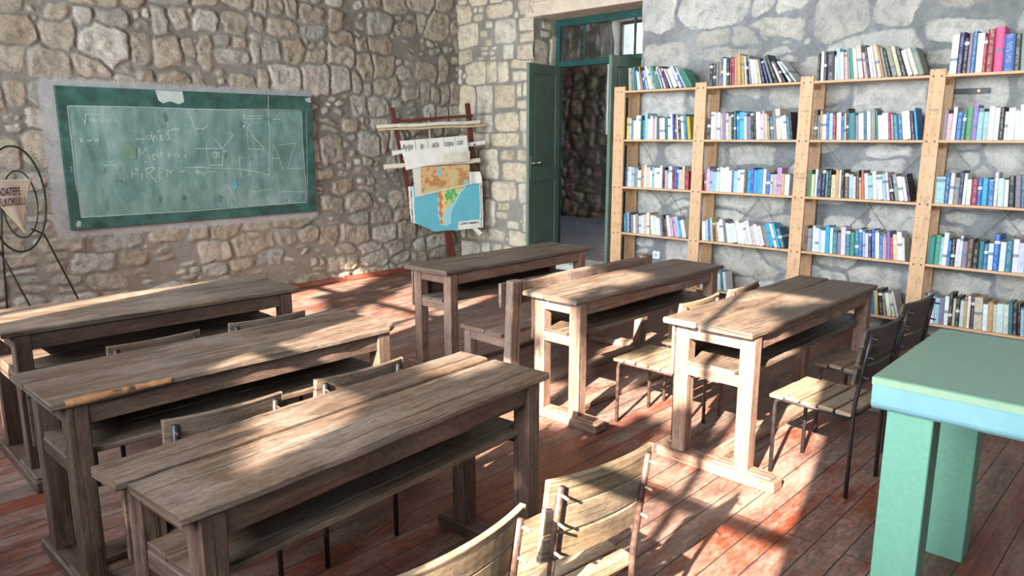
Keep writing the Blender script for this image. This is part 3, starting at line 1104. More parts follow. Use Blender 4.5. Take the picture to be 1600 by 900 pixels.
# ------------------------------------------------------------------ chalkboard
cb = empty('chalkboard', ((BX0 + BX1) / 2, YN - 0.012, BZ0), label='long green chalkboard with faint chalk writing on the stone wall', cat='chalkboard')
cx, w2, hh = (BX0 + BX1) / 2, (BX1 - BX0) / 2, BZ1 - BZ0
b = MB()
b.grid(lambda u, v: (-w2 + 0.04 + u * (2 * w2 - 0.08), -0.034, 0.04 + v * (hh - 0.08)), 40, 20)
b.box((-w2 + 0.02, -0.033, 0.02), (w2 - 0.02, 0.012, hh - 0.02))
b.build('writing_surface', M['board'], cb)
L_, R2_, B_, T_ = 2.113 - cx, 4.372 - cx, 0.952 - BZ0, 1.928 - BZ0
b = MB()
yA, yB = -0.040, -0.03
b.box((-w2, yA, T_), (w2, yB + 0.03, hh + 0.01), 0)
b.box((-w2, yA, 0), (w2, yB + 0.03, B_), 0)
b.box((-w2, yA, B_), (L_, yB + 0.03, T_), 2)
b.box((R2_, yA, B_), (w2, yB + 0.03, T_), 2)
b.build('border', M['border'], cb, bevel=0.003)
CHALK = [[(2.11,1.915),(2.429,1.922),(2.6,1.925),(2.882,1.925),(3.171,1.919)],[(2.11,1.915),(2.111,1.731),(2.111,1.495),(2.108,1.312),(2.111,1.181)],[(2.213,1.809),(2.227,1.801),(2.236,1.762),(2.246,1.849),(2.361,1.855)],[(2.28,1.82),(2.278,1.783)],[(2.31,1.82),(2.308,1.784),(2.321,1.802),(2.33,1.787)],[(2.36,1.798),(2.382,1.8)],[(2.359,1.789),(2.381,1.79)],[(2.418,1.813),(2.42,1.785)],[(2.441,1.816),(2.441,1.787)],[(2.479,1.791),(2.493,1.798)],[(2.177,1.645),(2.203,1.607)],[(2.205,1.645),(2.181,1.607)],[(2.233,1.627),(2.27,1.624),(2.261,1.633)],[(2.292,1.645),(2.302,1.618),(2.32,1.641),(2.323,1.611)],[(2.641,1.636),(2.722,1.638)],[(2.782,1.669),(2.753,1.665),(2.739,1.64),(2.759,1.629),(2.781,1.645),(2.795,1.708),(2.791,1.65),(2.805,1.613)],[(2.806,1.621),(2.812,1.668),(2.838,1.655),(2.837,1.626)],[(2.859,1.668),(2.888,1.668),(2.862,1.648),(2.89,1.632),(2.86,1.625)],[(2.848,1.711),(2.868,1.714),(2.852,1.701)],[(2.926,1.709),(2.957,1.719),(2.934,1.685),(2.956,1.655),(2.939,1.63),(2.925,1.64)],[(2.971,1.714),(2.988,1.739),(2.996,1.714),(3.014,1.744),(3.023,1.715),(3.039,1.74),(3.057,1.715)],[(2.668,1.468),(2.662,1.561),(2.69,1.5),(2.729,1.563),(2.738,1.504),(2.752,1.437)],[(2.779,1.489),(2.806,1.491),(2.795,1.503),(2.781,1.479),(2.79,1.444),(2.805,1.454)],[(2.829,1.552),(2.827,1.463)],[(2.862,1.537),(2.86,1.463)],[(2.844,1.508),(2.899,1.512)],[(2.926,1.481),(2.946,1.486),(2.933,1.506),(2.92,1.477),(2.938,1.459)],[(2.982,1.496),(2.984,1.46)],[(2.983,1.49),(3.004,1.5),(3.026,1.48),(3.027,1.46)],[(3.083,1.494),(3.09,1.456)],[(2.583,1.362),(2.583,1.284)],[(2.606,1.361),(2.639,1.362)],[(2.578,1.318),(2.625,1.322)],[(2.669,1.33),(2.666,1.271)],[(2.692,1.422),(2.726,1.431)],[(2.714,1.358),(2.712,1.279)],[(2.7,1.358),(2.765,1.381),(2.79,1.361),(2.73,1.323),(2.795,1.241)],[(2.876,1.368),(2.826,1.362),(2.823,1.275),(2.852,1.272)],[(2.823,1.325),(2.862,1.325)],[(2.898,1.282),(2.899,1.357),(2.927,1.326),(2.969,1.35)],[(2.927,1.326),(2.946,1.316)],[(3.023,1.333),(3.048,1.325),(3.069,1.337)],[(3.16,1.37),(3.26,1.364)],[(3.185,1.354),(3.187,1.313),(3.204,1.333),(3.234,1.301)],[(2.116,1.664),(2.121,1.636)],[(2.088,1.404),(2.087,1.354)],[(2.355,1.406),(2.449,1.406)],[(3.12,1.917),(3.528,1.923),(3.759,1.934),(4.35,1.937)],[(4.372,1.935),(4.364,1.578),(4.377,1.188),(4.369,0.938)],[(3.994,2.072),(3.981,1.778)],[(3.166,1.916),(3.162,1.865),(3.198,1.741)],[(3.191,1.733),(3.286,1.733),(3.332,1.771)],[(3.199,1.545),(3.46,1.543)],[(3.382,1.641),(3.461,1.546)],[(3.463,1.546),(3.582,1.673),(3.555,1.702)],[(3.299,1.597),(3.302,1.492),(3.315,1.35)],[(3.318,1.383),(3.447,1.38)],[(3.47,1.543),(3.446,1.358)],[(3.351,1.491),(3.377,1.512),(3.42,1.502),(3.424,1.472),(3.391,1.452),(3.361,1.467),(3.355,1.488)],[(3.376,1.496),(3.407,1.492),(3.387,1.473),(3.411,1.472)],[(3.479,1.537),(3.502,1.512),(3.47,1.507)],[(3.702,1.877),(3.719,1.847),(3.728,1.877)],[(3.747,1.866),(3.913,1.869)],[(3.699,1.837),(3.904,1.841)],[(3.795,1.807),(3.861,1.799)],[(3.887,1.796),(3.898,1.814)],[(4.057,1.89),(4.069,1.86),(4.091,1.885)],[(4.033,1.841),(4.13,1.84)],[(4.079,1.804),(4.129,1.824)],[(3.688,1.769),(3.72,1.772)],[(3.687,1.757),(3.719,1.761)],[(3.735,1.794),(3.774,1.788),(3.766,1.77),(3.739,1.758),(3.775,1.71),(3.779,1.679)],[(3.739,1.758),(3.732,1.582),(3.742,1.534)],[(3.779,1.679),(3.915,1.532)],[(3.735,1.534),(3.909,1.529)],[(3.754,1.667),(3.755,1.637)],[(3.63,1.468),(3.629,1.341),(3.632,1.256)],[(3.637,1.448),(3.689,1.447)],[(3.642,1.335),(3.739,1.319),(3.958,1.262),(3.978,1.481)],[(3.954,1.494),(3.945,1.269)],[(3.722,1.265),(3.752,1.411)],[(3.988,1.791),(3.973,1.481)],[(3.985,1.343),(4.018,1.583),(4.04,1.543),(4.116,1.312)],[(3.994,1.435),(4.068,1.436)],[(4.098,1.574),(4.278,1.594),(4.166,1.323),(4.348,1.323)],[(3.072,1.369),(3.635,1.337)],[(3.175,1.337),(3.179,1.308),(3.198,1.324),(3.208,1.301)],[(3.235,1.329),(3.255,1.281),(3.276,1.322),(3.38,1.319)],[(3.33,1.302),(3.334,1.279)],[(3.463,1.183),(3.516,1.132),(3.55,1.063),(3.562,0.977)],[(3.477,1.043),(3.475,0.982)],[(4.079,1.085),(4.369,1.064)],[(3.749,1.096),(3.969,1.116)],[(2.12,0.956),(3.098,0.944),(4.371,0.953)],[(4.432,1.941),(4.387,0.952)]]
rg = random.Random(3)
clus = []
for st in CHALK:
    box = [min(p[0] for p in st) - .02, max(p[0] for p in st) + .02, min(p[1] for p in st) - .012, max(p[1] for p in st) + .012]
    grp = [box, [st]]
    for c in clus[:]:
        k = c[0]
        if box[0] < k[1] and box[1] > k[0] and box[2] < k[3] and box[3] > k[2]:
            grp = [[min(k[0], grp[0][0]), max(k[1], grp[0][1]), min(k[2], grp[0][2]), max(k[3], grp[0][3])], c[1] + grp[1]]
            clus.remove(c)
    clus.append(grp)
for _, sts in clus:
    b = MB()
    for st in sts:
        wd = rg.uniform(0.0035, 0.006)
        for (p, q) in zip(st[:-1], st[1:]):
            a = Vector((p[0] - cx, 0, p[1] - BZ0))
            c = Vector((q[0] - cx, 0, q[1] - BZ0))
            d = c - a
            if d.length < 1e-4:
                continue
            n = Vector((-d.z, 0, d.x)).normalized() * wd / 2
            i = len(b.v)
            for pt in (a - n, c - n, c + n, a + n):
                b.v.append((pt.x, -0.0415, pt.z))
            b.face((i, i + 1, i + 2, i + 3), [(0, 0), (1, 0), (1, 1), (0, 1)])
    b.build('chalk_writing', M['chalk'], cb)


def blot(name, pts, mat, y=-0.0418):
    b = MB()
    for (px, pz) in pts:
        b.v.append((px - cx, y, pz - BZ0))
    b.face(range(len(pts)), [(0, 0)] * len(pts))
    return b.build(name, mat, cb)


blot('bare_patch', [(2.86, 2.082), (2.88, 1.99), (2.92, 1.965), (2.99, 1.985), (3.07, 1.96), (3.12, 1.985), (3.11, 2.082)], M['primer'])
blot('bare_patch', [(4.42, 2.06), (4.49, 2.078), (4.49, 2.02), (4.44, 2.03)], M['primer'])
blot('bare_patch', [(2.07, 0.90), (2.09, 0.93), (2.115, 0.92), (2.11, 0.88), (2.08, 0.87)], M['primer'])
blot('chalk_smear', [(2.53, 1.58), (2.60, 1.59), (2.64, 1.55), (2.63, 1.45), (2.54, 1.45)], M['ochre'])
blot('chalk_smear', [(3.535, 1.20), (3.575, 1.25), (3.59, 1.16), (3.55, 1.12)], M['sky_smear'])


# ------------------------------------------------------------------ school desks
def make_desk(label, cxy, half, rz=0.0, ztop=0.765, split=0.36, gap=0.004, shift=0.0, foot=0.13, seed=1, round_end=0.0, over=0.045, frame=None):
    fr = frame or M['desk']
    rg = random.Random(seed)
    hx, hy = half
    root = empty('school_desk', (cxy[0], cxy[1], 0), rz, label=label, cat='desk', group='old wooden school desks')
    th = 0.028
    ys = hy - 2 * hy * split
    b = MB()
    b.plank(-hx, hx, -hy, ys - gap / 2, ztop - th, ztop, rg, 0.005, round_x1=round_end)
    b.build('tabletop_board', M['desktop'], root)
    b = MB()
    b.plank(-hx + shift, hx + shift * 0.3, ys + gap / 2, hy, ztop - th, ztop, rg, 0.004)
    b.build('tabletop_board', M['desktop'], root)
    lw, ld = 0.072, 0.076
    xa, xb = -hx + over, hx - over
    ya, yb = -hy + 0.012, hy - 0.05
    zt = ztop - th
    for sx, x0 in ((0, xa), (1, xb - lw)):
        for (y0, y1) in ((ya, ya + ld), (yb - ld, yb)):
            b = MB()
            j = rg.uniform(-0.004, 0.004)
            b.box((x0 + j, y0, 0.055), (x0 + lw + j, y1, zt), 2)
            b.build('leg', fr, root, bevel=0.005)
        xo = x0 + 0.006 if sx == 0 else x0 + lw - 0.034
        bx('end_rail', (xo, ya + ld, zt - 0.072), (xo + 0.028, yb - ld, zt), fr, root, 0.003)
        bx('shelf_rail', (xo, ya + ld, 0.475), (xo + 0.028, yb - ld, 0.53), fr, root, 0.003)
        b = MB()
        xm = x0 + lw / 2
        b.box((xm - 0.05, -hy - foot, 0.0), (xm + 0.05, hy + 0.03, 0.058), 1)
        b.box((xm - 0.042, -hy - foot + 0.02, 0.056), (xm + 0.042, -hy + 0.20, 0.072), 1)
        b.build('foot_beam', fr, root, bevel=0.008)
    b = MB()
    b.plank(xa + lw - 0.002, xb - lw + 0.002, ya + 0.012, ya + 0.036, zt - 0.078, zt - 0.004, rg, 0.003, c=0.003)
    b.build('front_apron', fr, root)
    bx('back_panel', (xa - 0.01, yb, 0.47), (xb + 0.01, yb + 0.016, zt - 0.004), fr, root, 0.003)
    b = MB()
    ym = (ya + yb) / 2 + 0.02
    b.plank(xa + 0.01, xb - 0.01, ya + 0.10, ym - 0.002, 0.53, 0.551, rg, 0.003, c=0.003)
    b.plank(xa + 0.01, xb - 0.01, ym + 0.002, yb - 0.002, 0.53, 0.551, rg, 0.003, c=0.003)
    b.plank(xa + lw, xb - lw, ya + 0.045, ya + 0.098, 0.53, 0.551, rg, 0.003, c=0.003)
    b.build('book_shelf', M['desktop'], root)
    b = MB()
    b.plank(xa + lw * 0.5 + 0.052, xb - lw * 0.5 - 0.052, -0.03, 0.07, 0.002, 0.03, rg, 0.004, c=0.004)
    b.build('floor_stretcher', fr, root)
    return root


R = math.radians
make_desk('weathered school desk in the row nearest the chalkboard, close to the hoop stand', (1.535, 4.265), (0.765, 0.29), R(-0.8), split=0.33, seed=2, gap=0.01)
d2 = make_desk('weathered school desk with a raw split edge, middle of the row below the chalkboard', (1.385, 3.02), (0.745, 0.245), R(0.5), split=0.34, seed=3, gap=0.01, round_end=0.06)
b = MB()
b.plank(-0.70, -0.34, -0.253, -0.226, 0.742, 0.7668, random.Random(12), 0.009, 18, 0.008)
b.build('raw_split_edge', wood('raw_orange_wood', srgb(98, 66, 40), srgb(146, 102, 66), srgb(176, 132, 90), None, 0.5, (0.6, 0.8), 0.4), d2)
make_desk('large weathered school desk in front with a wide gap between its two top boards', (1.335, 1.965), (0.725, 0.235), R(4.0), split=0.36, gap=0.026, shift=-0.02, seed=4)
make_desk('grey-brown school desk standing before the green door, with a bench behind it', (4.045, 3.945), (0.80, 0.225), R(0.8), split=0.36, seed=5, foot=0.03, gap=0.008, frame=M['desk_pale'])
make_desk('brown school desk between the wooden bench and the desk by the bookcase chairs', (3.97, 2.71), (0.82, 0.205), R(-0.4), split=0.4, gap=0.009, seed=6, frame=M['desk_pale'])
make_desk('sunlit school desk nearest the green table, chairs on both long sides', (3.965, 1.71), (0.81, 0.245), R(-0.6), split=0.40, gap=0.009, seed=7, frame=M['desk_pale'])

# bench behind the desk at the door
bn = empty('school_bench', (4.08, 3.42, 0), R(-0.5), label='long wooden bench with plank backrest between two school desks', cat='bench')
rg = random.Random(5)
BH = 0.78
b = MB()
b.plank(-BH, BH, -0.02, 0.21, 0.385, 0.41, rg, 0.004)
b.build('seat_board', M['bench'], bn)
b = MB()
b.plank(-BH, BH, -0.18, -0.025, 0.385, 0.41, rg, 0.004)
b.build('seat_board', M['bench'], bn)
for s_ in (-1, 1):
    xo = s_ * (BH - 0.05)
    bx('leg', (xo - 0.035, 0.13, 0.05), (xo + 0.035, 0.195, 0.385), M['bench'], bn, 0.005)
    b = MB()
    mt = Matrix.Translation((xo, -0.215, 0)) @ Matrix.Rotation(R(3), 4, 'X')
    b.box((-0.045, -0.03, 0.03), (0.045, 0.035, 0.765), 2, mat=mt)
    b.build('back_post', M['bench'], bn, bevel=0.006)
    bx('side_rail', (xo - 0.03, -0.19, 0.315), (xo + 0.02, 0.14, 0.383), M['bench'], bn, 0.004)
    bx('foot_beam', (xo - 0.045, -0.27, 0.0), (xo + 0.045, 0.24, 0.052), M['bench'], bn, 0.006)
b = MB()
b.plank(-BH - 0.02, BH + 0.02, -0.205, -0.182, 0.59, 0.745, rg, 0.004, c=0.004)
b.build('back_board', M['bench'], bn)
b = MB()
b.plank(-BH + 0.1, BH - 0.1, -0.285, -0.262, 0.66, 0.755, rg, 0.004, c=0.004)
b.build('top_rail', M['bench'], bn)
b = MB()
b.plank(-BH + 0.09, BH - 0.09, -0.25, -0.16, 0.0, 0.04, rg, 0.004, c=0.004)
b.build('floor_stretcher', M['bench'], bn)


# ------------------------------------------------------------------ chairs
def make_chair(wood_seat, wood_back, metal, bolt_mat, w=0.36, name='school_chair'):
    """origin on the floor under the seat centre; sitter faces +y"""
    root = empty(name)
    hw = w / 2
    r = 0.0105
    zs = 0.385
    legs_ = []
    for s_ in (-1, 1):
        x = s_ * (hw - 0.012)
        b = MB()
        b.tube([(x, 0.185, 0.0), (x, 0.185, zs - 0.045), (x, 0.178, zs - 0.022), (x, 0.16, zs - 0.012), (x, -0.18, zs - 0.012)], r, 8)
        b.build('front_leg', metal, root, smooth=True)
        b = MB()
        b.tube([(x, -0.195, 0.0), (x, -0.195, zs), (x, -0.200, 0.46), (x, -0.222, 0.62), (x, -0.243, 0.765)], r, 8)
        legs_.append(b.build('back_leg', metal, root, smooth=True))
    for yy in (0.16, -0.18):
        b = MB()
        b.tube([(-hw + 0.012, yy, zs - 0.012), (hw - 0.012, yy, zs - 0.012)], r * 0.85, 8)
        b.build('cross_rod', metal, root, smooth=True)
    # five seat boards, front one dips
    ys = [-0.2, -0.118, -0.036, 0.046, 0.128, 0.212]
    rg = random.Random(8)
    for k in range(5):
        b = MB()
        dz = -0.006 if k == 4 else 0
        b.plank(-hw - 0.012, hw + 0.012, ys[k] + 0.007, ys[k + 1] - 0.005, zs + dz, zs + 0.017 + dz, rg, 0.002, 8, 0.004)
        b.build('seat_slat', wood_seat, root)
    # three back slats bowed away from the sitter, on the front of the posts
    for (z0, z1) in ((0.705, 0.782), (0.622, 0.697), (0.535, 0.607)):
        b = MB()
        ph = rg.random()

        def bend(u, v, z0=z0, z1=z1, th=0.0):
            x = (-hw - 0.018) + u * (w + 0.036)
            z = z0 + (z1 - z0) * v
            ybase = -0.222 - (z - 0.62) * 0.145 + r + 0.002
            bow = -0.024 * (1 - (2 * u - 1) ** 2)
            return x, ybase + bow + th, z
        nu = 12
        for th in (0.0, 0.013):
            b.grid(lambda u, v, th=th: bend(u, v, th=th), nu, 2)
        n1 = (nu + 1) * 3
        # close the edges
        def vid(i, j, l):
            return l * n1 + j * (nu + 1) + i
        for i in range(nu):
            for j in (0, 2):
                b.face((vid(i, j, 0), vid(i + 1, j, 0), vid(i + 1, j, 1), vid(i, j, 1)), [(i * .03, 0), (i * .03 + .03, 0), (i * .03 + .03, .013), (i * .03, .013)])
        for j in range(2):
            for i in (0, nu):
                b.face((vid(i, j, 0), vid(i, j + 1, 0), vid(i, j + 1, 1), vid(i, j, 1)), [(0, 0), (.01, 0), (.01, .01), (0, .01)])
        # uv in metres
        uv = []
        for f in b.f:
            for vi in f:
                p = b.v[vi]
                uv.append((p[0] + z0 * 7, p[2]))
        b.uv = uv
        o = b.build('back_slat', wood_back, root)
        md = o.modifiers.new('edge', 'BEVEL')
        md.width = 0.003
        md.segments = 1
        md.limit_method = 'ANGLE'
    for s_ in (-1, 1):
        x = s_ * (hw - 0.012)
        for z in (0.745, 0.66, 0.57):
            yb = -0.222 - (z - 0.62) * 0.145
            b = MB()
            b.tube([(x, yb + 0.02, z), (x + s_ * 0.002, yb - 0.034, z - 0.004)], 0.0042, 6)
            b.build('bolt', bolt_mat, legs_[0 if s_ < 0 else 1])
    return root


proto_light = make_chair(M['seat'], M['seat'], M['rod'], M['bolt'])
proto_shaded = make_chair(M['seat_shaded'], M['seat_shaded'], M['rod_dark'], M['rod'])  # chairs behind the desks, with their shade put into the wood colour
proto_dark = make_chair(M['seat'], M['seat_dark'], M['rod_dark'], M['rod_dark'])
GRP = 'slatted school chairs with metal frames'
CH = [
    (proto_light, (1.575, 1.355), R(-8), 1.0, 'slatted chair on the floor in front, its back mostly in sun beside the large desk'),
    (proto_light, (1.00, 1.335), R(4), 1.0, 'slatted chair cut by the bottom edge, only its bowed back rising over the frame'),
    (proto_shaded, (1.04, 2.52), R(-3), 1.0, 'slatted chair behind the large gapped desk, next to the desk corner nearest us'),
    (proto_shaded, (1.575, 2.535), R(0), 1.0, 'slatted chair behind the large gapped desk, towards the bench'),
    (proto_shaded, (1.20, 3.56), R(1), 1.0, 'slatted chair mostly hidden behind the split-edged desk, near the hoop stand end'),
    (proto_shaded, (1.755, 3.56), R(-2), 1.0, 'slatted chair mostly hidden behind the split-edged desk, near its rounded end'),
    (proto_light, (3.60, 2.235), R(0), 1.0, 'sunlit slatted chair tucked between two desks, the one nearer the front legs'),
    (proto_light, (4.11, 2.235), R(2), 1.0, 'sunlit slatted chair tucked between two desks, the one nearer the bookcase'),
    (proto_dark, (3.575, 1.27), R(-4), 1.05, 'dark-backed metal chair with pale seat slats, directly beside the green table'),
    (proto_dark, (4.24, 1.31), R(-5), 1.05, 'dark-backed metal chair behind the other dark one, just before the bookcase'),
]
used = set()
for proto, (x, y), rz, sc, lab in CH:
    o = proto if id(proto) not in used else copy_tree(proto)
    used.add(id(proto))
    o.location = (x, y, 0)
    o.rotation_euler = (0, 0, rz)
    o.scale = (1, 1, sc)
    tag(o, lab, 'chair', GRP)

# ------------------------------------------------------------------ tall green table
gt = empty('green_table', (2.45, 0.735, 0), R(1.0), label='tall mint green table with turquoise apron at the corner of the room', cat='table')
GW, GD, GZ = 0.83, 1.25, 0.90       # along x, along -y, height
bx('tabletop', (0, -GD, GZ - 0.022), (GW, 0, GZ), [M['gtop']], gt, 0.004)
bx('edge_lip', (-0.003, -GD, GZ - 0.026), (0.0, 0, GZ - 0.003), M['glip'], gt)
bx('edge_lip', (0, 0, GZ - 0.026), (GW, 0.003, GZ - 0.003), M['glip'], gt)
b = MB()
prof = [(0.0, GZ - 0.024), (0.0, GZ - 0.088), (0.003, GZ - 0.098), (0.012, GZ - 0.108), (0.02, GZ - 0.108), (0.02, GZ - 0.024)]
i0 = len(b.v)
for y in (0.0, -GD):
    for (x, z) in prof:
        b.v.append((x, y, z))
n = len(prof)
for k in range(n):
    k2 = (k + 1) % n
    b.face((i0 + k, i0 + n + k, i0 + n + k2, i0 + k2), [(0, k * .02), (1, k * .02), (1, k * .02 + .02), (0, k * .02 + .02)])
b.face([i0 + k for k in range(n)], [(0, 0)] * n)
b.face([i0 + n + k for k in reversed(range(n))], [(0, 0)] * n)
b.build('apron', M['gapron'], gt)
bx('apron', (0.02, -0.02, GZ - 0.106), (GW, 0.0, GZ - 0.022), M['gapron'], gt, 0.003)
bx('apron', (GW - 0.02, -GD, GZ - 0.106), (GW, -0.02, GZ - 0.022), M['gapron'], gt, 0.003)
for (x, y) in ((0.022, -0.045), (GW - 0.135, -0.06), (0.022, -GD + 0.175), (GW - 0.135, -GD + 0.175)):
    bx('leg', (x, y - 0.135, 0), (x + 0.105, y, GZ - 0.022), M['gleg'], gt, 0.003)

# ------------------------------------------------------------------ bookcase
POST = [(4.66, 4.53), (3.73, 3.615), (2.728, 2.617), (1.737, 1.627), (0.75, 0.64)]
SZ = [2.115, 1.632, 1.153, 0.678, 0.212]      # shelf top heights
XF = 6.40
XB = 6.665
bc = empty('bookcase', (6.55, 2.65, 0), label='open pine bookcase of four bays standing along the stone wall', cat='bookcase')
OX, OY = 6.55, 2.65


def lb(x, y, z):
    return (x - OX, y - OY, z)


for i, (y1, y0) in enumerate(POST):
    for front in (True, False):
        x0, x1 = (XF, XF + 0.022) if front else (XB - 0.012, XB + 0.01)
        b = MB()
        b.box(lb(x0, y0, 0), lb(x1, y1, 2.155), 2)
        if front:
            for z in SZ:
                for dy in (0.028, -0.028):
                    b.disc(lb(x0 - 0.0012, (y0 + y1) / 2 + dy, z - 0.012), (-1, 0, 0), 0.0075, 9, 1)
        for k in range(1, 14):
            z = 0.08 + k * 0.159
            for dy in (0.026, -0.026):
                b.disc(lb(x0 - 0.0012, (y0 + y1) / 2 + dy, z), (-1, 0, 0), 0.0042, 7, 1)
        b.build('front_post' if front else 'back_post', [M['pine'], M['pinehole']], bc, bevel=0.0)
        if front and i in (2, 3):
            rg = random.Random(i)
            for (z, txt) in (((1.86, 'YASIN'), (1.33, 'FATIH'), (1.30, 'MEHMET')) if i == 2 else ((1.845, 'YASIN'),)):
                text_mesh(txt, 0.026, M['stamp'], 'ink_stamp', bc, lambda x, y, z=z, y1=y1: lb(x0 - 0.30 + 0.30 - 0.0015 if False else XF - 0.0015, y1 - 0.018 - x, z + y), 0.0)
    for z in SZ:
        bx('rung', lb(XF + 0.022, (y0 + y1) / 2 - 0.02, z - 0.06), lb(XB - 0.012, (y0 + y1) / 2 + 0.02, z - 0.022), M['pine'], bc)
for i in range(4):
    ya, yb = POST[i + 1][0], POST[i][1]
    for k, z in enumerate(SZ):
        b = MB()
        b.box(lb(XF + 0.004, ya + 0.001, z - 0.02), lb(XB - 0.014, yb - 0.001, z), 1)
        b.build('shelf', M['pine'], bc, bevel=0.002)
    b = MB()
    for (za, zb) in ((1.60, 0.55), (0.55, 1.60)):
        b.tube([lb(XB + 0.014, yb - 0.02, za), lb(XB + 0.014, ya + 0.02, zb)], 0.0035, 6)
    b.build('wire_brace', M['wire'], bc)
    if i in (0, 2):
        pass
bk = empty('wall_bracket', (XB + 0.02, 1.55, 2.0), label='black steel strap fixing the bookcase to the wall below the top shelf', cat='bracket')
bx('strap', (-0.005, -0.16, -0.02), (0.0, 0.24, 0.02), M['black'], bk)
b = MB()
b.tube([(-0.012, -0.09, 0), (0.03, -0.09, 0)], 0.011, 10)
b.build('screw', M['bolt'], bk)
so = empty('wall_socket', (XE - 0.012, 4.27, 0.43), label='white wall socket on the stone wall under the bookcase shelf', cat='socket')
bx('plate', (-0.03, -0.042, -0.042), (0.012, 0.042, 0.042), M['socket'], so, 0.006)
b = MB()
b.tube([(-0.036, 0, 0), (-0.028, 0, 0)], 0.021, 16)
b.build('outlet', plain('socket_grey', srgb(176, 182, 188), 0.4), so)

# ------------------------------------------------------------------ books
PAL = {
    'w': ('white', (222, 224, 222)), 'c': ('cream', (206, 196, 172)), 'g': ('grey', (138, 140, 140)), 'd': ('black', (36, 36, 42)),
    'b': ('blue', (44, 104, 160)), 'l': ('pale blue', (164, 194, 214)), 't': ('teal', (46, 116, 128)), 'n': ('navy', (40, 52, 88)),
    'r': ('dark red', (146, 44, 60)), 'p': ('pink', (206, 166, 186)), 'o': ('tan', (190, 150, 112)), 'y': ('yellow', (206, 190, 70)),
    'e': ('green', (76, 140, 110)), 'k': ('brown', (104, 74, 58)), 's': ('sky blue', (70, 164, 206)), 'v': ('violet', (150, 128, 190)),
    'h': ('magenta', (198, 62, 116)), 'q': ('orange red', (216, 110, 88)),
}
# rows per bay (left to right along the shelf), lean start / end in degrees, mean height
ROWS = {
    (0, 0): ('cgGtlwokblwclegtwtwrnweWwbwtee', 3, 33, 0.215), (0, 1): ('ylgwwwttLwwpwegWtwwbrwdwty', 0, 7, 0.225),
    (0, 2): ('nlwlgwowcwlwwwdplwrbbccr', 0, 2, 0.205), (0, 3): ('tlngwgwwcwowwwgdkwpplsw', 2, 14, 0.205),
    (1, 0): ('ddgobwdrroOowdgwwcnngdwdww', 2, 40, 0.235), (1, 1): ('dwwwpgwcdtbSwgddWwpcotgCwwtd', 1, 9, 0.235),
    (1, 2): ('rpllwwwwwblwwksbsSwbcppow', 0, 0, 0.215), (1, 3): ('wlbckowwgwWwwwwcwWgswst', 4, 20, 0.205),
    (1, 4): ('wlgwwlwtw', 2, 8, 0.20),
    (2, 0): ('dwdDwlwcgewcpdwwcogdgcdwcg', 1, 22, 0.24), (2, 1): ('kgowblrwwbcdTgWtwgewWrptbWds', 3, 10, 0.23),
    (2, 2): ('ecwndtdcowdklwkoqwlwWlwdgwwd', 0, 14, 0.215), (2, 3): ('kgwwlwswtgwtebblwnbwbpvhcww', 1, 7, 0.215),
    (2, 4): ('wtbodowcw', 4, 16, 0.20),
    (3, 0): ('wndgbwrRHBdgwwocbbwtw', 0, 10, 0.285), (3, 1): ('gpwbtevllwwdwwwwTwwlgloc', 0, 6, 0.235),
    (3, 2): ('Lbwgnwwrbsbwwwdgtobwccdg', 0, 9, 0.23), (3, 3): ('TelwbdwwgkdtbwBwtwwwwpcg', 0, 4, 0.235),
    (3, 4): ('glwlgwdcdwowdCwocWwtddlwtwod', 1, 7, 0.235),
}
BAYW = ['first bay from door', 'second bay from door', 'third bay from door', 'fourth bay from door']
SHW = ['top shelf', 'second shelf', 'middle shelf', 'fourth shelf', 'bottom shelf']
ORD = ['first', 'second', 'third', 'fourth', 'fifth', 'sixth', 'seventh', 'eighth', 'ninth', 'tenth', 'eleventh', 'twelfth', 'thirteenth', 'fourteenth', 'fifteenth', 'sixteenth',
       'seventeenth', 'eighteenth', 'nineteenth', 'twentieth', 'twenty-first', 'twenty-second', 'twenty-third', 'twenty-fourth', 'twenty-fifth', 'twenty-sixth', 'twenty-seventh', 'twenty-eighth', 'twenty-ninth', 'thirtieth', 'thirty-first']


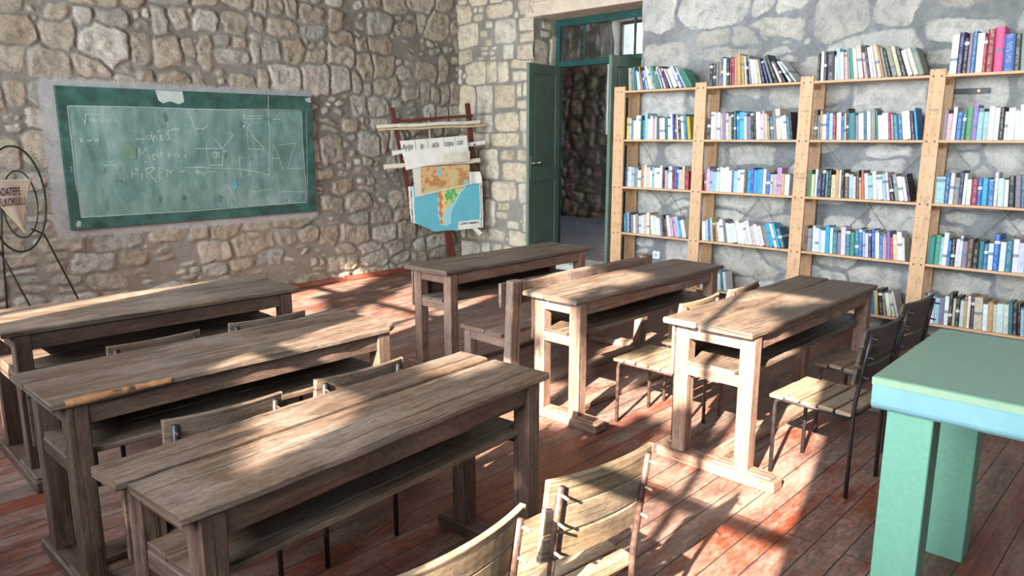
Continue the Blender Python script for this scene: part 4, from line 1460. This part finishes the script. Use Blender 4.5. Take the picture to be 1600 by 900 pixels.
def book_geo(t, h, d):
    """cover: local y from 0 (left face) to -t, z up, spine at x = 0 and boards towards +x"""
    V, Fc, UV = [], [], []
    # rounded spine profile (outer) then boards
    r = min(0.004, t * 0.25)
    out = [(d, 0), (r, 0), (0, -t * 0.22), (0, -t * 0.78), (r, -t), (d, -t)]
    c = 0.0022 if t < 0.02 else 0.003
    inn = [(d, -c), (r + c, -c), (r + c, -t + c), (d, -t + c)]
    n = len(out)
    for z in (0, h):
        for (x, y) in out:
            V.append((x, y, z))
    for k in range(n - 1):
        Fc.append((k, k + 1, n + k + 1, n + k))
        for i in (k, k + 1, n + k + 1, n + k):
            x, y, z = V[i]
            UV.append(((-y / t) if k in (1, 2, 3) else 2.0, z))
    m = len(V)
    for z in (0, h):
        for (x, y) in inn:
            V.append((x, y, z))
    for k in range(3):
        Fc.append((m + k + 1, m + k, m + 4 + k, m + 4 + k + 1))
        UV += [(2, 0)] * 4
    # rims top and bottom + fore edges
    for z, oo, ii in ((0, 0, m), (1, n, m + 4)):
        rim = [(oo + 0, oo + 1, ii + 1, ii + 0), (oo + 1, oo + 2, oo + 3, oo + 4), (oo + 1, oo + 4, ii + 2, ii + 1), (oo + 4, oo + 5, ii + 3, ii + 2)]
        for q in rim:
            Fc.append(q if z == 0 else q[::-1])
            UV += [(2, 0)] * 4
    Fc.append((0, m, m + 4, n))
    Fc.append((n - 1, 2 * n - 1, m + 7, m + 3))
    UV += [(2, 0)] * 8
    # page block
    e = 0.004
    PV = []
    for z in (e, h - e):
        for (x, y) in ((r + c, -c), (d - e, -c), (d - e, -t + c), (r + c, -t + c)):
            PV.append((x, y, z))
    PF = [(0, 1, 2, 3), (7, 6, 5, 4), (0, 4, 5, 1), (1, 5, 6, 2), (2, 6, 7, 3), (3, 7, 4, 0)]
    return V, Fc, UV, PV, PF


stuffV, stuffF, stuffUV, stuffC, stuffPV, stuffPF = [], [], [], [], [], []
nbook = 0
for (bay, sh), (seq, l0, l1, hm) in ROWS.items():
    rg = random.Random(bay * 17 + sh * 131 + 5)
    yl = POST[bay][1] - 0.012
    yr = POST[bay + 1][0] + 0.012
    W = yl - yr
    N = len(seq)
    raw = []
    for ch in seq:
        big = ch.isupper()
        t = rg.uniform(0.015, 0.034) * (1.75 if big else 1)
        h = hm * rg.uniform(0.82, 1.10) * (1.06 if big else 1)
        d = rg.uniform(0.135, 0.165) * (1.1 if big else 1)
        raw.append([ch.lower(), t, min(h, 0.33), d, big])
    ex = {(0, 0): 0.8, (1, 0): 3.0, (1, 3): 1.0, (2, 0): 1.0, (2, 3): 1.0, (1, 1): 1.0}.get((bay, sh), 1.7)
    th = [R(l0 + (l1 - l0) * (k / max(1, N - 1)) ** ex + rg.uniform(-0.6, 0.6)) for k in range(N)]
    th = [max(0.0, a) for a in th]
    for k in range(1, N):
        th[k] = max(th[k], th[k - 1] - 0.004)

    def pack(s):
        x = 0.0
        pos = []
        for k in range(N):
            t = raw[k][1] * s
            if k:
                hmin = min(raw[k][2], raw[k - 1][2])
                gap = max(0, hmin * (math.tan(th[k]) - math.tan(th[k - 1])))
                x += raw[k - 1][1] * s / math.cos(th[k - 1]) + gap + 0.0008
            else:
                x = raw[0][2] * math.sin(th[0])
            pos.append(x)
        return pos, x + raw[-1][1] * s / math.cos(th[-1])
    target = W * (0.965 if sh != 4 or bay == 3 else 0.34)
    if (bay, sh) == (3, 3):
        target = W * 0.97
    s = 1.0
    for _ in range(12):
        pos, tot = pack(s)
        s *= 1 + (target - tot) / max(0.3, sum(r[1] for r in raw) * s) * 0.9
        s = min(max(s, 0.45), 1.7)
    pos, tot = pack(s)
    vis_off = 0.0
    if sh == 4 and bay in (1, 2):
        vis_off = 0.0 if bay == 1 else W - tot - 0.03
    for k, (ch, t, h, d, big) in enumerate(raw):
        t *= s
        V, Fc, UV, PV, PF = book_geo(t, h, d)
        nm, rgb = PAL[ch]
        jr = rg.uniform(0.92, 1.14)
        colr = tuple(min(1, x * jr) for x in srgb(*[min(255, max(0, q + rg.randint(-14, 10))) for q in rgb]))
        rr = rg.random()
        # leaning left (top towards +y): rotate about x; y axis points left
        mw = Matrix.Translation((XF + 0.012 + rg.uniform(0, 0.012) + (0.006 if not big else 0), yl - pos[k] - vis_off, SZ[sh] + 0.0004)) @ Matrix.Rotation(-th[k], 4, 'X')
        mw = Matrix.Translation((0, 0, 0)) @ mw
        if bay == 0:
            o0 = len(stuffV)
            stuffV += [tuple(mw @ Vector(p)) for p in V]
            stuffF += [tuple(i + o0 for i in f) for f in Fc]
            stuffUV += UV
            stuffC += [(*colr, rr)] * len(V)
            p0 = len(stuffPV)
            stuffPV += [tuple(mw @ Vector(p)) for p in PV]
            stuffPF += [tuple(i + p0 for i in f) for f in PF]
            continue
        me = bpy.data.meshes.new('book')
        me.from_pydata(V, [], Fc)
        me.uv_layers.new(name='UVMap').data.foreach_set('uv', [c for u in UV for c in u])
        at = me.attributes.new('bookcol', 'FLOAT_COLOR', 'POINT')
        at.data.foreach_set('color', [c for _ in V for c in (*colr, rr)])
        me.materials.append(M['book'])
        me.update()
        o = bpy.data.objects.new('book', me)
        COL.objects.link(o)
        o.matrix_world = mw
        thick = 'thick ' if t > 0.036 else ('slim ' if t < 0.017 else '')
        tilt = 'leaning ' if th[k] > 0.14 else ''
        tag(o, '%s%s%s book, %s from left, %s, %s' % (thick, tilt, nm, ORD[k], SHW[sh], BAYW[bay]), 'book', 'books on the %s, %s' % (SHW[sh], BAYW[bay]))
        pm = bpy.data.meshes.new('page_block')
        pm.from_pydata(PV, [], PF)
        pm.materials.append(M['pages'])
        pm.update()
        p = bpy.data.objects.new('page_block', pm)
        COL.objects.link(p)
        p.parent = o
        nbook += 1
me = bpy.data.meshes.new('books')
me.from_pydata(stuffV, [], stuffF)
me.uv_layers.new(name='UVMap').data.foreach_set('uv', [c for u in stuffUV for c in u])
at = me.attributes.new('bookcol', 'FLOAT_COLOR', 'POINT')
at.data.foreach_set('color', [c for q in stuffC for c in q])
me.materials.append(M['book'])
o = bpy.data.objects.new('books', me)
COL.objects.link(o)
tag(o, 'rows of mixed books filling the bookcase bay beside the open door', 'books', kind='stuff')
pm = bpy.data.meshes.new('page_blocks')
pm.from_pydata(stuffPV, [], stuffPF)
pm.materials.append(M['pages'])
p = bpy.data.objects.new('page_blocks', pm)
COL.objects.link(p)
p.parent = o
p['kind'] = 'stuff'
print('books', nbook)
# slim files lying flat on the upright books of the second bay
for k, (y, z, nm, c) in enumerate(((3.35, 1.632 + 0.262, 'black', (30, 30, 34)), (3.12, 1.632 + 0.262, 'dark red', (110, 40, 44)))):
    V, Fc, UV, PV, PF = book_geo(0.016, 0.24, 0.15)

# ------------------------------------------------------------------ map easel in the corner
EA = Vector((5.2, 7.2 - 0.10, 0))
eu = Vector((0.95783, -0.28735, 0))
en = Vector((-0.28735, -0.95783, 0))        # towards the room


def E(u, z, off=0.0):
    return Vector((5.2, 7.2, 0)) + eu * u + en * off + Vector((0, 0, z))


EOR = E(0.7, 0)


def el(u, z, off=0.0):
    return E(u, z, off) - EOR


ea = empty('map_easel', tuple(EOR), label='red-brown wooden map easel leaning in the corner by the door', cat='easel')


def ebar(name, p, q, w, t, off, mat=None):
    """flat bar in the easel plane from (u,z) p to q"""
    b = MB()
    a, c = Vector((p[0], p[1])), Vector((q[0], q[1]))
    d = (c - a).normalized()
    nn = Vector((-d.y, d.x)) * w / 2
    L = (c - a).length
    pts = [a - nn, c - nn, c + nn, a + nn]
    i = len(b.v)
    for o_ in (off, off + t):
        for pt in pts:
            b.v.append(tuple(el(pt.x, pt.y, o_)))
    for f, uv in (((0, 1, 2, 3), [(0, 0), (L, 0), (L, w), (0, w)]), ((7, 6, 5, 4), [(0, w), (L, w), (L, 0), (0, 0)]), ((0, 4, 5, 1), [(0, 0), (0, t), (L, t), (L, 0)]),
                  ((1, 5, 6, 2), [(0, 0), (0, t), (.02, t), (.02, 0)]), ((2, 6, 7, 3), [(0, 0), (0, t), (L, t), (L, 0)]), ((3, 7, 4, 0), [(0, 0), (0, t), (.02, t), (.02, 0)])):
        b.face([i + k for k in f], uv)
    return b.build(name, mat or M['easel'], ea, bevel=0.003)


ebar('side_rail', (0.252, 1.99), (0.47, 0.80), 0.055, 0.03, 0.0)
ebar('side_rail', (1.225, 2.06), (1.33, 1.05), 0.062, 0.03, 0.0)
ebar('top_bar', (0.265, 1.832), (1.28, 1.915), 0.035, 0.025, 0.03)
ebar('cross_bar', (0.42, 0.90), (1.34, 0.98), 0.05, 0.02, -0.02)
ebar('center_leg', (0.86, 0.95), (1.02, 0.0), 0.10, 0.028, 0.0)
ebar('center_strut', (0.70, 1.92), (0.735, 1.45), 0.02, 0.015, 0.012, M['batten'])
for (u, z) in ((0.262, 1.80), (0.318, 1.49), (0.352, 1.34), (1.262, 1.83), (1.282, 1.60), (1.30, 1.38)):
    b = MB()
    b.tube([tuple(el(u, z - 0.035, 0.0)), tuple(el(u, z - 0.035, 0.09))], 0.010, 7)
    b.build('peg', M['easel'], ea)


def roll(name, p, q, r, off, mat, label, cat, group=None):
    mid = E((p[0] + q[0]) / 2, (p[1] + q[1]) / 2, off)
    b = MB()
    n = 10
    path = [E(p[0] + (q[0] - p[0]) * k / n, p[1] + (q[1] - p[1]) * k / n + 0.004 * math.sin(k * 1.3), off) - mid for k in range(n + 1)]
    b.tube([tuple(v) for v in path], r, 14)
    o = b.build(name, mat, None, smooth=False)
    o.location = mid
    tag(o, label, cat, group)
    b = MB()
    d = (path[1] - path[0]).normalized()
    b.tube([tuple(path[0] - d * 0.004), tuple(path[0] + d * 0.001)], r * 0.55, 10)
    b.tube([tuple(path[-1] + d * 0.004), tuple(path[-1] - d * 0.001)], r * 0.55, 10)
    b.build('batten_end', M['batten'], o)
    return o


roll('rolled_map', (0.04, 1.772), (1.36, 1.838), 0.022, 0.075, M['paper2'], 'long rolled-up map resting across the top pegs of the easel', 'rolled map')
roll('map_batten', (0.05, 1.737), (1.43, 1.797), 0.014, 0.085, M['batten'], 'thin wooden map batten lying just under the rolled map', 'batten')
roll('rolled_chart', (0.23, 1.47), (1.44, 1.59), 0.028, 0.045, M['paper'], 'white rolled chart poking out behind the lettered sheet', 'rolled chart')
roll('rolled_sheet', (0.118, 1.315), (1.36, 1.372), 0.030, 0.06, M['paper2'], 'cream rolled sheet below the lettered sheet, torn at one end', 'rolled sheet')


def sheet(name, corners, off, mat, label, cat, fn=None, nu=40, nv=30, wob=0.012, rag=0.0, cfn=None, group=None):
    """corners tl, tr, br, bl as (u,z)"""
    tl, tr, br, bl = corners
    mid = E(sum(c[0] for c in corners) / 4, sum(c[1] for c in corners) / 4, off)
    rg = random.Random(len(name) * 7 + nu)
    b = MB()
    P = []

    def f(s_, t_):
        # t_ 0 bottom .. 1 top
        a = (bl[0] + (br[0] - bl[0]) * s_, bl[1] + (br[1] - bl[1]) * s_)
        c = (tl[0] + (tr[0] - tl[0]) * s_, tl[1] + (tr[1] - tl[1]) * s_)
        u = a[0] + (c[0] - a[0]) * t_
        z = a[1] + (c[1] - a[1]) * t_
        if fn:
            u, z = fn(u, z, s_, t_)
        o_ = off + wob * math.sin(s_ * 7 + 1) * (0.4 + 0.6 * (1 - t_)) + wob * 0.4 * math.sin(t_ * 9 + s_ * 3)
        if rag and (s_ in (0, 1) or t_ == 0):
            u += rg.uniform(-rag, rag)
            z += rg.uniform(-rag, rag)
        P.append((u, z))
        return E(u, z, o_) - mid
    b.grid(f, nu, nv)
    o = b.build(name, mat)
    o.location = mid
    md = o.modifiers.new('thickness', 'SOLIDIFY')
    md.thickness = 0.0015
    md.offset = 0
    if cfn:
        at = o.data.attributes.new('mapcol', 'FLOAT_COLOR', 'POINT')
        at.data.foreach_set('color', [c for p in P for c in (*cfn(*p), 1)])
    tag(o, label, cat, group)
    o['mid'] = tuple(mid)
    del o['mid']
    return o, mid


sh_, smid = sheet('reading_strip', [(0.302, 1.611), (1.166, 1.675), (1.205, 1.43), (0.37, 1.275)], 0.098, M['paper'], 'white lettered reading strip with five hand-drawn words hung on the easel', 'strip', rag=0.004, wob=0.006)
bx_ = MB()


def strip_place(u0, z0, slope, mid, off, sx=0.64):
    def pl(x, y):
        return E(u0 + x * sx, z0 + slope * x * sx + y, off) - mid
    return pl


ss = 0.078
for (u, z, tx, sz) in ((0.322, 1.508, 'Ayşe', 0.1), (0.545, 1.524, 'ip', 0.1), (0.70, 1.535, 'atla', 0.1), (0.865, 1.548, 'topu', 0.1), (1.035, 1.563, 'tut', 0.1)):
    text_mesh(tx, sz, M['ink'], 'lettering', sh_, strip_place(u, z, ss, smid, 0.112), 0.0, shear=0.15)
b = MB()
for (u, z) in ((0.488, 1.618), (0.645, 1.63), (0.853, 1.643), (1.012, 1.655)):
    i = len(b.v)
    for (du, dz) in ((-0.002, 0), (0.002, 0), (0.012, -0.105), (0.008, -0.105)):
        b.v.append(tuple(E(u + du, z + dz, 0.107) - smid))
    b.face((i, i + 1, i + 2, i + 3), [(0, 0)] * 4)
b.build('divider_line', M['ink'], sh_)
b = MB()


def flap(u, v):
    uu = 0.84 + 0.36 * u
    zz = 1.345 + 0.022 * u + v * 0.12
    return E(uu, zz, 0.112 + 0.012 * math.sin(u * 3) + 0.01 * v) - smid


b.grid(flap, 10, 5)
fo = b.build('torn_flap', M['paper2'], sh_)


def mcol2(u, z):
    n = float(fbm(np.array(u * 9.0), np.array(z * 9.0), 401, 5) - 0.5) * 3.2
    n2 = float(fbm(np.array(u * 40.0), np.array(z * 40.0), 431, 3))
    if u < 0.57 + 0.1 * (1.25 - z) * 0 + 0.02 * (1.3 - z) * 4 - 0.0:
        if u < 0.56:
            return srgb(208, 206, 196)
    base = srgb(206, 172, 118) if n > -0.2 else srgb(196, 186, 134)
    if n > 0.45:
        base = srgb(186, 132, 84)
    if n2 > 0.72:
        base = srgb(170, 104, 78)
    if (u - 0.80) ** 2 + (z - 1.24) ** 2 < 0.0014 or (u - 1.16) ** 2 + (z - 1.12) ** 2 < 0.0009 or z < 1.0 + (u - 0.75) * 0.2 and n > 0.1:
        base = srgb(140, 190, 196)
    if z < 0.975 + (u - 0.486) * 0.165:
        base = srgb(206, 200, 184)
    return base


sheet('country_map', [(0.455, 1.30), (1.215, 1.33), (1.198, 1.075), (0.486, 0.952)], 0.082, M['map'], 'torn ochre relief map hanging between the lettered strip and the blue map', 'map', nu=90, nv=50, rag=0.006, cfn=mcol2, wob=0.005)
LAND = [(0.785, 1.12), (1.16, 1.12), (1.139, 1.042), (1.07, 1.002), (1.014, 0.906), (0.946, 0.836), (0.891, 0.79), (0.849, 0.706), (0.867, 0.595), (0.821, 0.622), (0.803, 0.733), (0.796, 0.891)]


def inpoly(x, y, poly):
    c = False
    n = len(poly)
    for i in range(n):
        x0, y0 = poly[i]
        x1, y1 = poly[(i + 1) % n]
        if (y0 > y) != (y1 > y) and x < (x1 - x0) * (y - y0) / (y1 - y0) + x0:
            c = not c
    return c


SHELF = [(0.78, 1.12), (1.19, 1.12), (1.165, 1.04), (1.10, 0.99), (1.04, 0.89), (0.985, 0.80), (0.955, 0.72), (0.96, 0.62), (0.90, 0.58), (0.81, 0.60), (0.785, 0.73)]


def mcol3(u, z):
    left = 0.475 - 0.02 * (z - 0.7)
    if u < left or u > 1.352:
        if abs(u - left + 0.03) < 0.005 or abs(u - 1.372) < 0.004:
            return srgb(70, 110, 130)
        return srgb(222, 218, 206)
    if inpoly(u, z, [(1.055, 0.628), (1.332, 0.640), (1.40, 0.60), (1.40, 0.5), (1.054, 0.5)]):
        return srgb(226, 222, 210)
    wob = 0.012 * math.sin(z * 60 + u * 40)
    if inpoly(u + wob, z, LAND):
        d = u - 0.795 - wob
        if d < 0.045:
            return srgb(200, 120, 66)
        if d < 0.09:
            return srgb(226, 196, 128)
        n = float(fbm(np.array(u * 16.0), np.array(z * 16.0), 411, 4) - 0.5) * 3
        if n > 0.15:
            return srgb(96, 172, 104)
        if n > -0.4:
            return srgb(198, 200, 120)
        return srgb(222, 180, 112)
    if inpoly(u, z, SHELF):
        return srgb(158, 206, 210)
    n = 0.93 + 0.14 * float(fbm(np.array(u * 8.0), np.array(z * 8.0), 421, 4))
    return tuple(n * c for c in srgb(100, 178, 192))


def f3(u, z, s_, t_):
    # curved torn lower edge
    cut = 0.0
    if t_ < 0.35:
        k = (0.35 - t_) / 0.35
        edge = 0.525 + (0.13 * max(0, (0.30 - s_) / 0.30) ** 0.8) + 0.03 * max(0, s_ - 0.6)
        z = z * (1 - k) + edge * k if t_ == 0 else z + (edge - 0.545) * k
    return u, z


m3, mm = sheet('continent_map', [(0.40, 1.08), (1.39, 1.10), (1.40, 0.545), (0.43, 0.545)], 0.070, M['map'], 'blue wall map of a southern continent hanging lowest on the easel', 'map', fn=f3, nu=130, nv=80, rag=0.006, cfn=mcol3, wob=0.006)
text_mesh('GÜNEY AMERİKA', 0.033, M['ink'], 'lettering', m3, strip_place(1.075, 0.588, 0.03, mm, 0.083, 1.0), 0.0006)
o, _ = sheet('paper_scrap', [(1.2, 1.235), (1.35, 1.238), (1.378, 1.097), (1.198, 1.084)], 0.096, M['paper'], 'small white paper scrap curling beside the ochre map', 'paper', nu=10, nv=10, wob=0.01)
o, _ = sheet('paper_tag', [(1.21, 0.562), (1.258, 0.568), (1.38, 0.475), (1.334, 0.431)], 0.085, M['paper'], 'torn white paper strip dangling under the blue map', 'paper', nu=8, nv=8, wob=0.004)

# ------------------------------------------------------------------ hoop stand with pennant
HA = R(27)
ho = Vector((1.5414, 6.85, 0))
hu = Vector((math.cos(HA), math.sin(HA), 0))
hn = Vector((math.sin(HA), -math.cos(HA), 0))


def hp(u, z, off=0.0):
    return hu * u + hn * off + Vector((0, 0, z))


hoop = empty('hoop_stand', tuple(ho), label='green wire hoop stand with thin legs by the stone wall', cat='stand')


def oval(cu, cz, ru, rz, off, r):
    b = MB()
    n = 48
    pts = [hp(cu + ru * math.cos(2 * pi * k / n), cz + rz * math.sin(2 * pi * k / n), off) for k in range(n + 1)]
    b.tube([tuple(p) for p in pts], r, 8, cap=False)
    return b


oval(0.01, 1.173, 0.252, 0.413, 0.0, 0.008).build('outer_hoop', M['ring'], hoop, smooth=True)
oval(0.02, 1.134, 0.15, 0.262, 0.015, 0.006).build('inner_hoop', M['ring'], hoop, smooth=True)
for pts in ([(-0.112, 1.25, 0.0), (-0.16, 0.9, 0.0), (-0.232, 0.0, 0.02)], [(0.10, 0.93, 0.0), (0.215, 0.875, -0.01), (0.50, 0.28, -0.05), (0.62, 0.0, -0.06)], [(-0.20, 0.80, 0.0), (-0.205, 0.68, 0.08), (-0.11, 0.30, 0.16), (-0.02, 0.0, 0.2)]):
    b = MB()
    b.tube([tuple(hp(*p)) for p in pts], 0.008, 7)
    b.build('leg', plain('dark_iron_leg', srgb(50, 38, 32), 0.5, 0.3), hoop, smooth=True)
b = MB()
b.tube([tuple(hp(0.0, 0.765, 0.0)), tuple(hp(0.0, 0.80, 0.01))], 0.005, 6)
b.build('hook', M['wire'], hoop)
pe_ = empty('pennant', tuple(ho + hp(0, 1.34, 0.035)), label='off-white triangular pennant with black lettering hung on the hoop stand', cat='pennant')
TL, TR, AP = (-0.33, 1.342), (0.14, 1.327), (0.006, 0.915)


def pen(u, v):
    # v 1 at top, 0 at apex
    a = TL[0] + (TR[0] - TL[0]) * u
    az = TL[1] + (TR[1] - TL[1]) * u
    x = AP[0] + (a - AP[0]) * v
    z = AP[1] + (az - AP[1]) * v
    if u > 0.5:
        x -= 0.018 * math.sin(pi * v) * (u - 0.5) * 2
    return hp(x, z, 0.035 + 0.012 * math.sin(u * 5)) - hp(0, 1.34, 0.035)


b = MB()
b.grid(pen, 24, 24)
o = b.build('cloth', M['cloth'], pe_, smooth=True)
md = o.modifiers.new('thickness', 'SOLIDIFY')
md.thickness = 0.002
for (u, z, tx, sz) in ((-0.185, 1.215, 'ADATEPE', 0.066), (-0.185, 1.135, 'İLKOKULU', 0.066)):
    def pl(x, y, u=u, z=z):
        q = u + x * 0.68
        return hp(q, z + y * 1.25, 0.052) - hp(0, 1.34, 0.035)
    text_mesh(tx, sz, M['ink'], 'lettering', pe_, pl, 0.0012)
b = MB()
b.tube([tuple(hp(-0.30, 1.30, 0.05) - hp(0, 1.34, 0.035)), tuple(hp(0.006, 0.912, 0.05) - hp(0, 1.34, 0.035))], 0.004, 6)
b.build('cord', plain('yellow_green_cord', srgb(190, 196, 120), 0.6), pe_)

# ------------------------------------------------------------------ trees outside the west windows
LIT1 = [(0.89, 2.07), (0.75, 1.96), (0.68, 2.14), (0.6, 2.37), (0.27, 1.93), (0.39, 1.76), (0.25, 2.26), (0.26, 1.84), (0.19, 2.13), (0.42, 1.89), (0.29, 2.09), (0.14, 2.31), (0.9, 2.98), (0.69, 2.99), (0.5, 3.03), (0.46, 3.42), (0.67, 3.19), (0.33, 3.47), (0.82, 3.11), (0.76, 3.4), (1.87, 2.95), (1.64, 3.34), (1.67, 3.09), (1.48, 3.34), (1.71, 2.98), (1.71, 2.93), (1.46, 1.68), (1.46, 1.74), (1.51, 1.68), (1.6, 1.78), (1.57, 1.83), (1.47, 2.18), (1.42, 2.29), (1.46, 2.24), (2.11, 2.02), (2.16, 2.23), (2.13, 2.32), (2.27, 1.83), (2.26, 2.22), (2.15, 2.12), (2.19, 1.95), (2.06, 2.2), (1.79, 1.93), (1.69, 2.15), (1.71, 2.28), (1.02, 2.21), (1.07, 2.56)]
DARK1 = [(0.16, 3.72), (0.31, 3.72), (0.27, 3.35), (0.64, 3.6), (0.14, 3.61), (0.37, 3.21), (1.17, 3.78), (1.29, 3.56), (1.32, 3.24), (1.46, 3.01), (1.19, 3.4), (1.6, 1.56), (1.38, 1.91), (1.16, 2.22), (1.68, 1.99), (1.42, 1.57), (1.44, 2.05), (1.38, 1.61), (1.38, 1.77), (1.68, 1.53), (1.59, 2.03), (1.29, 2.07), (2.39, 1.78), (2.46, 1.65), (2.6, 1.54), (2.35, 1.69), (0.85, 2.29), (1.11, 2.23), (1.33, 1.98), (1.12, 1.97), (1.32, 1.8), (2.03, 1.77), (0.38, 2.15), (1.91, 1.54), (0.61, 1.95), (0.53, 2.48)]
for q in ((0.38, 2.15), (0.61, 1.95), (0.53, 2.48)):
    DARK1.remove(q)
LIT1 += [(0.52, 1.98), (0.45, 1.9), (0.6, 2.05), (0.38, 2.15), (0.53, 2.48), (0.5, 2.3), (0.6, 1.85), (0.5, 1.78)]
DARK1 += [(2.14, 2.9), (2.14, 2.65), (2.22, 2.75), (2.05, 2.8)]
LIT2 = [(4.14, 1.66), (4.15, 1.81), (4.17, 2.03), (3.95, 1.65), (4.05, 1.85), (5.84, 2.76), (5.71, 3.05), (4.56, 2.82), (4.57, 3.0), (4.76, 2.41), (4.43, 2.55), (5.25, 2.52)]
DARK2 = [(5.62, 3.6), (5.43, 3.29), (4.99, 2.82), (4.72, 2.58), (5.23, 2.72)]


def tree(name, label, lit, dark, win, seed, n_try, trunk_y, base_d, sig=0.10, hard=0.5, low=None):
    rs = np.random.RandomState(seed)
    y0, y1, z0, z1 = win
    Pl = np.array([p + (1,) for p in lit] + [p + (0,) for p in dark], float)
    leaves = MB()
    Lv = np.array(LDIR)
    cnt = 0
    for _ in range(n_try):
        y, z = rs.uniform(y0 - 0.3, y1 + 0.3), rs.uniform(z0 - 0.2, z1 + 0.2)
        d2 = (Pl[:, 0] - y) ** 2 + (Pl[:, 1] - z) ** 2
        w = np.exp(-d2 / (2 * sig ** 2)) + 1e-9
        l = (w * Pl[:, 2]).sum() / w.sum()
        if d2.min() > 0.16:
            l = base_d
        if low is not None and z < low:
            l = 0.0
        if rs.rand() > min(1, max(0, (0.46 - l) / 0.15)) and rs.rand() > 0.002:
            continue
        dist = rs.uniform(3.0, 4.8)
        c = np.array([XW, y, z]) - Lv * dist
        s = rs.uniform(0.03, 0.052)
        a = Vector(rs.normal(size=3)).normalized()
        # leaf faces roughly the sun so that it shades
        a = (a * 0.7 + Vector(Lv)).normalized()
        t = a.cross(Vector(rs.normal(size=3))).normalized()
        k = a.cross(t)
        i = len(leaves.v)
        cc = Vector(c)
        for (p, q) in ((-1.3, 0), (-0.4, -0.55), (0.6, -0.5), (1.4, 0), (0.6, 0.5), (-0.4, 0.55)):
            leaves.v.append(tuple(cc + t * (p * s) + k * (q * s) + a * (0.1 * s * abs(p))))
        leaves.face([i + j for j in range(6)], [(0, 0)] * 6)
        cnt += 1
    tx = XW - 3.7
    root = empty(name, (tx, trunk_y, -1.05), label=label, cat='tree')
    for v in range(len(leaves.v)):
        p = leaves.v[v]
        leaves.v[v] = (p[0] - tx, p[1] - trunk_y, p[2] + 1.05)
    fo = leaves.build('foliage', M['leaf'], root)
    b = MB()
    top = z1 + 1.9 + 1.05
    b.tube([(0, 0, 0), (0.05, 0.04, 1.5), (-0.05, 0.1, 2.6), (0.02, 0.02, top)], 0.15, 10, r2=0.03)
    b.build('trunk', M['bark'], root, smooth=True)
    return root


def branch_path(root, pts, dist, r):
    b = MB()
    pp = []
    for (y, z) in pts:
        c = Vector((XW, y, z)) - LDIR * dist - Vector(root.location)
        pp.append(tuple(c))
    b.tube(pp, r, 7)
    return b.build('branch', M['bark'], root, smooth=True)


t1 = tree('tree', 'leafy tree outside the window behind the viewer', LIT1, DARK1, W1, 4, 15000, -0.95, 0.9, 0.06, low=1.45)
branch_path(t1, [(1.0, 2.5), (1.25, 2.9), (1.30, 3.3), (1.5, 3.8)], 3.6, 0.02)
t2 = tree('tree', 'leafy tree outside the window beside the hoop stand', LIT2, DARK2, W2, 9, 9000, 3.0, 0.9, 0.10)
branch_path(t2, [(6.2, 3.05), (5.1, 2.95), (4.6, 2.80), (4.1, 2.5)], 3.3, 0.014)
bpy.context.view_layer.update()
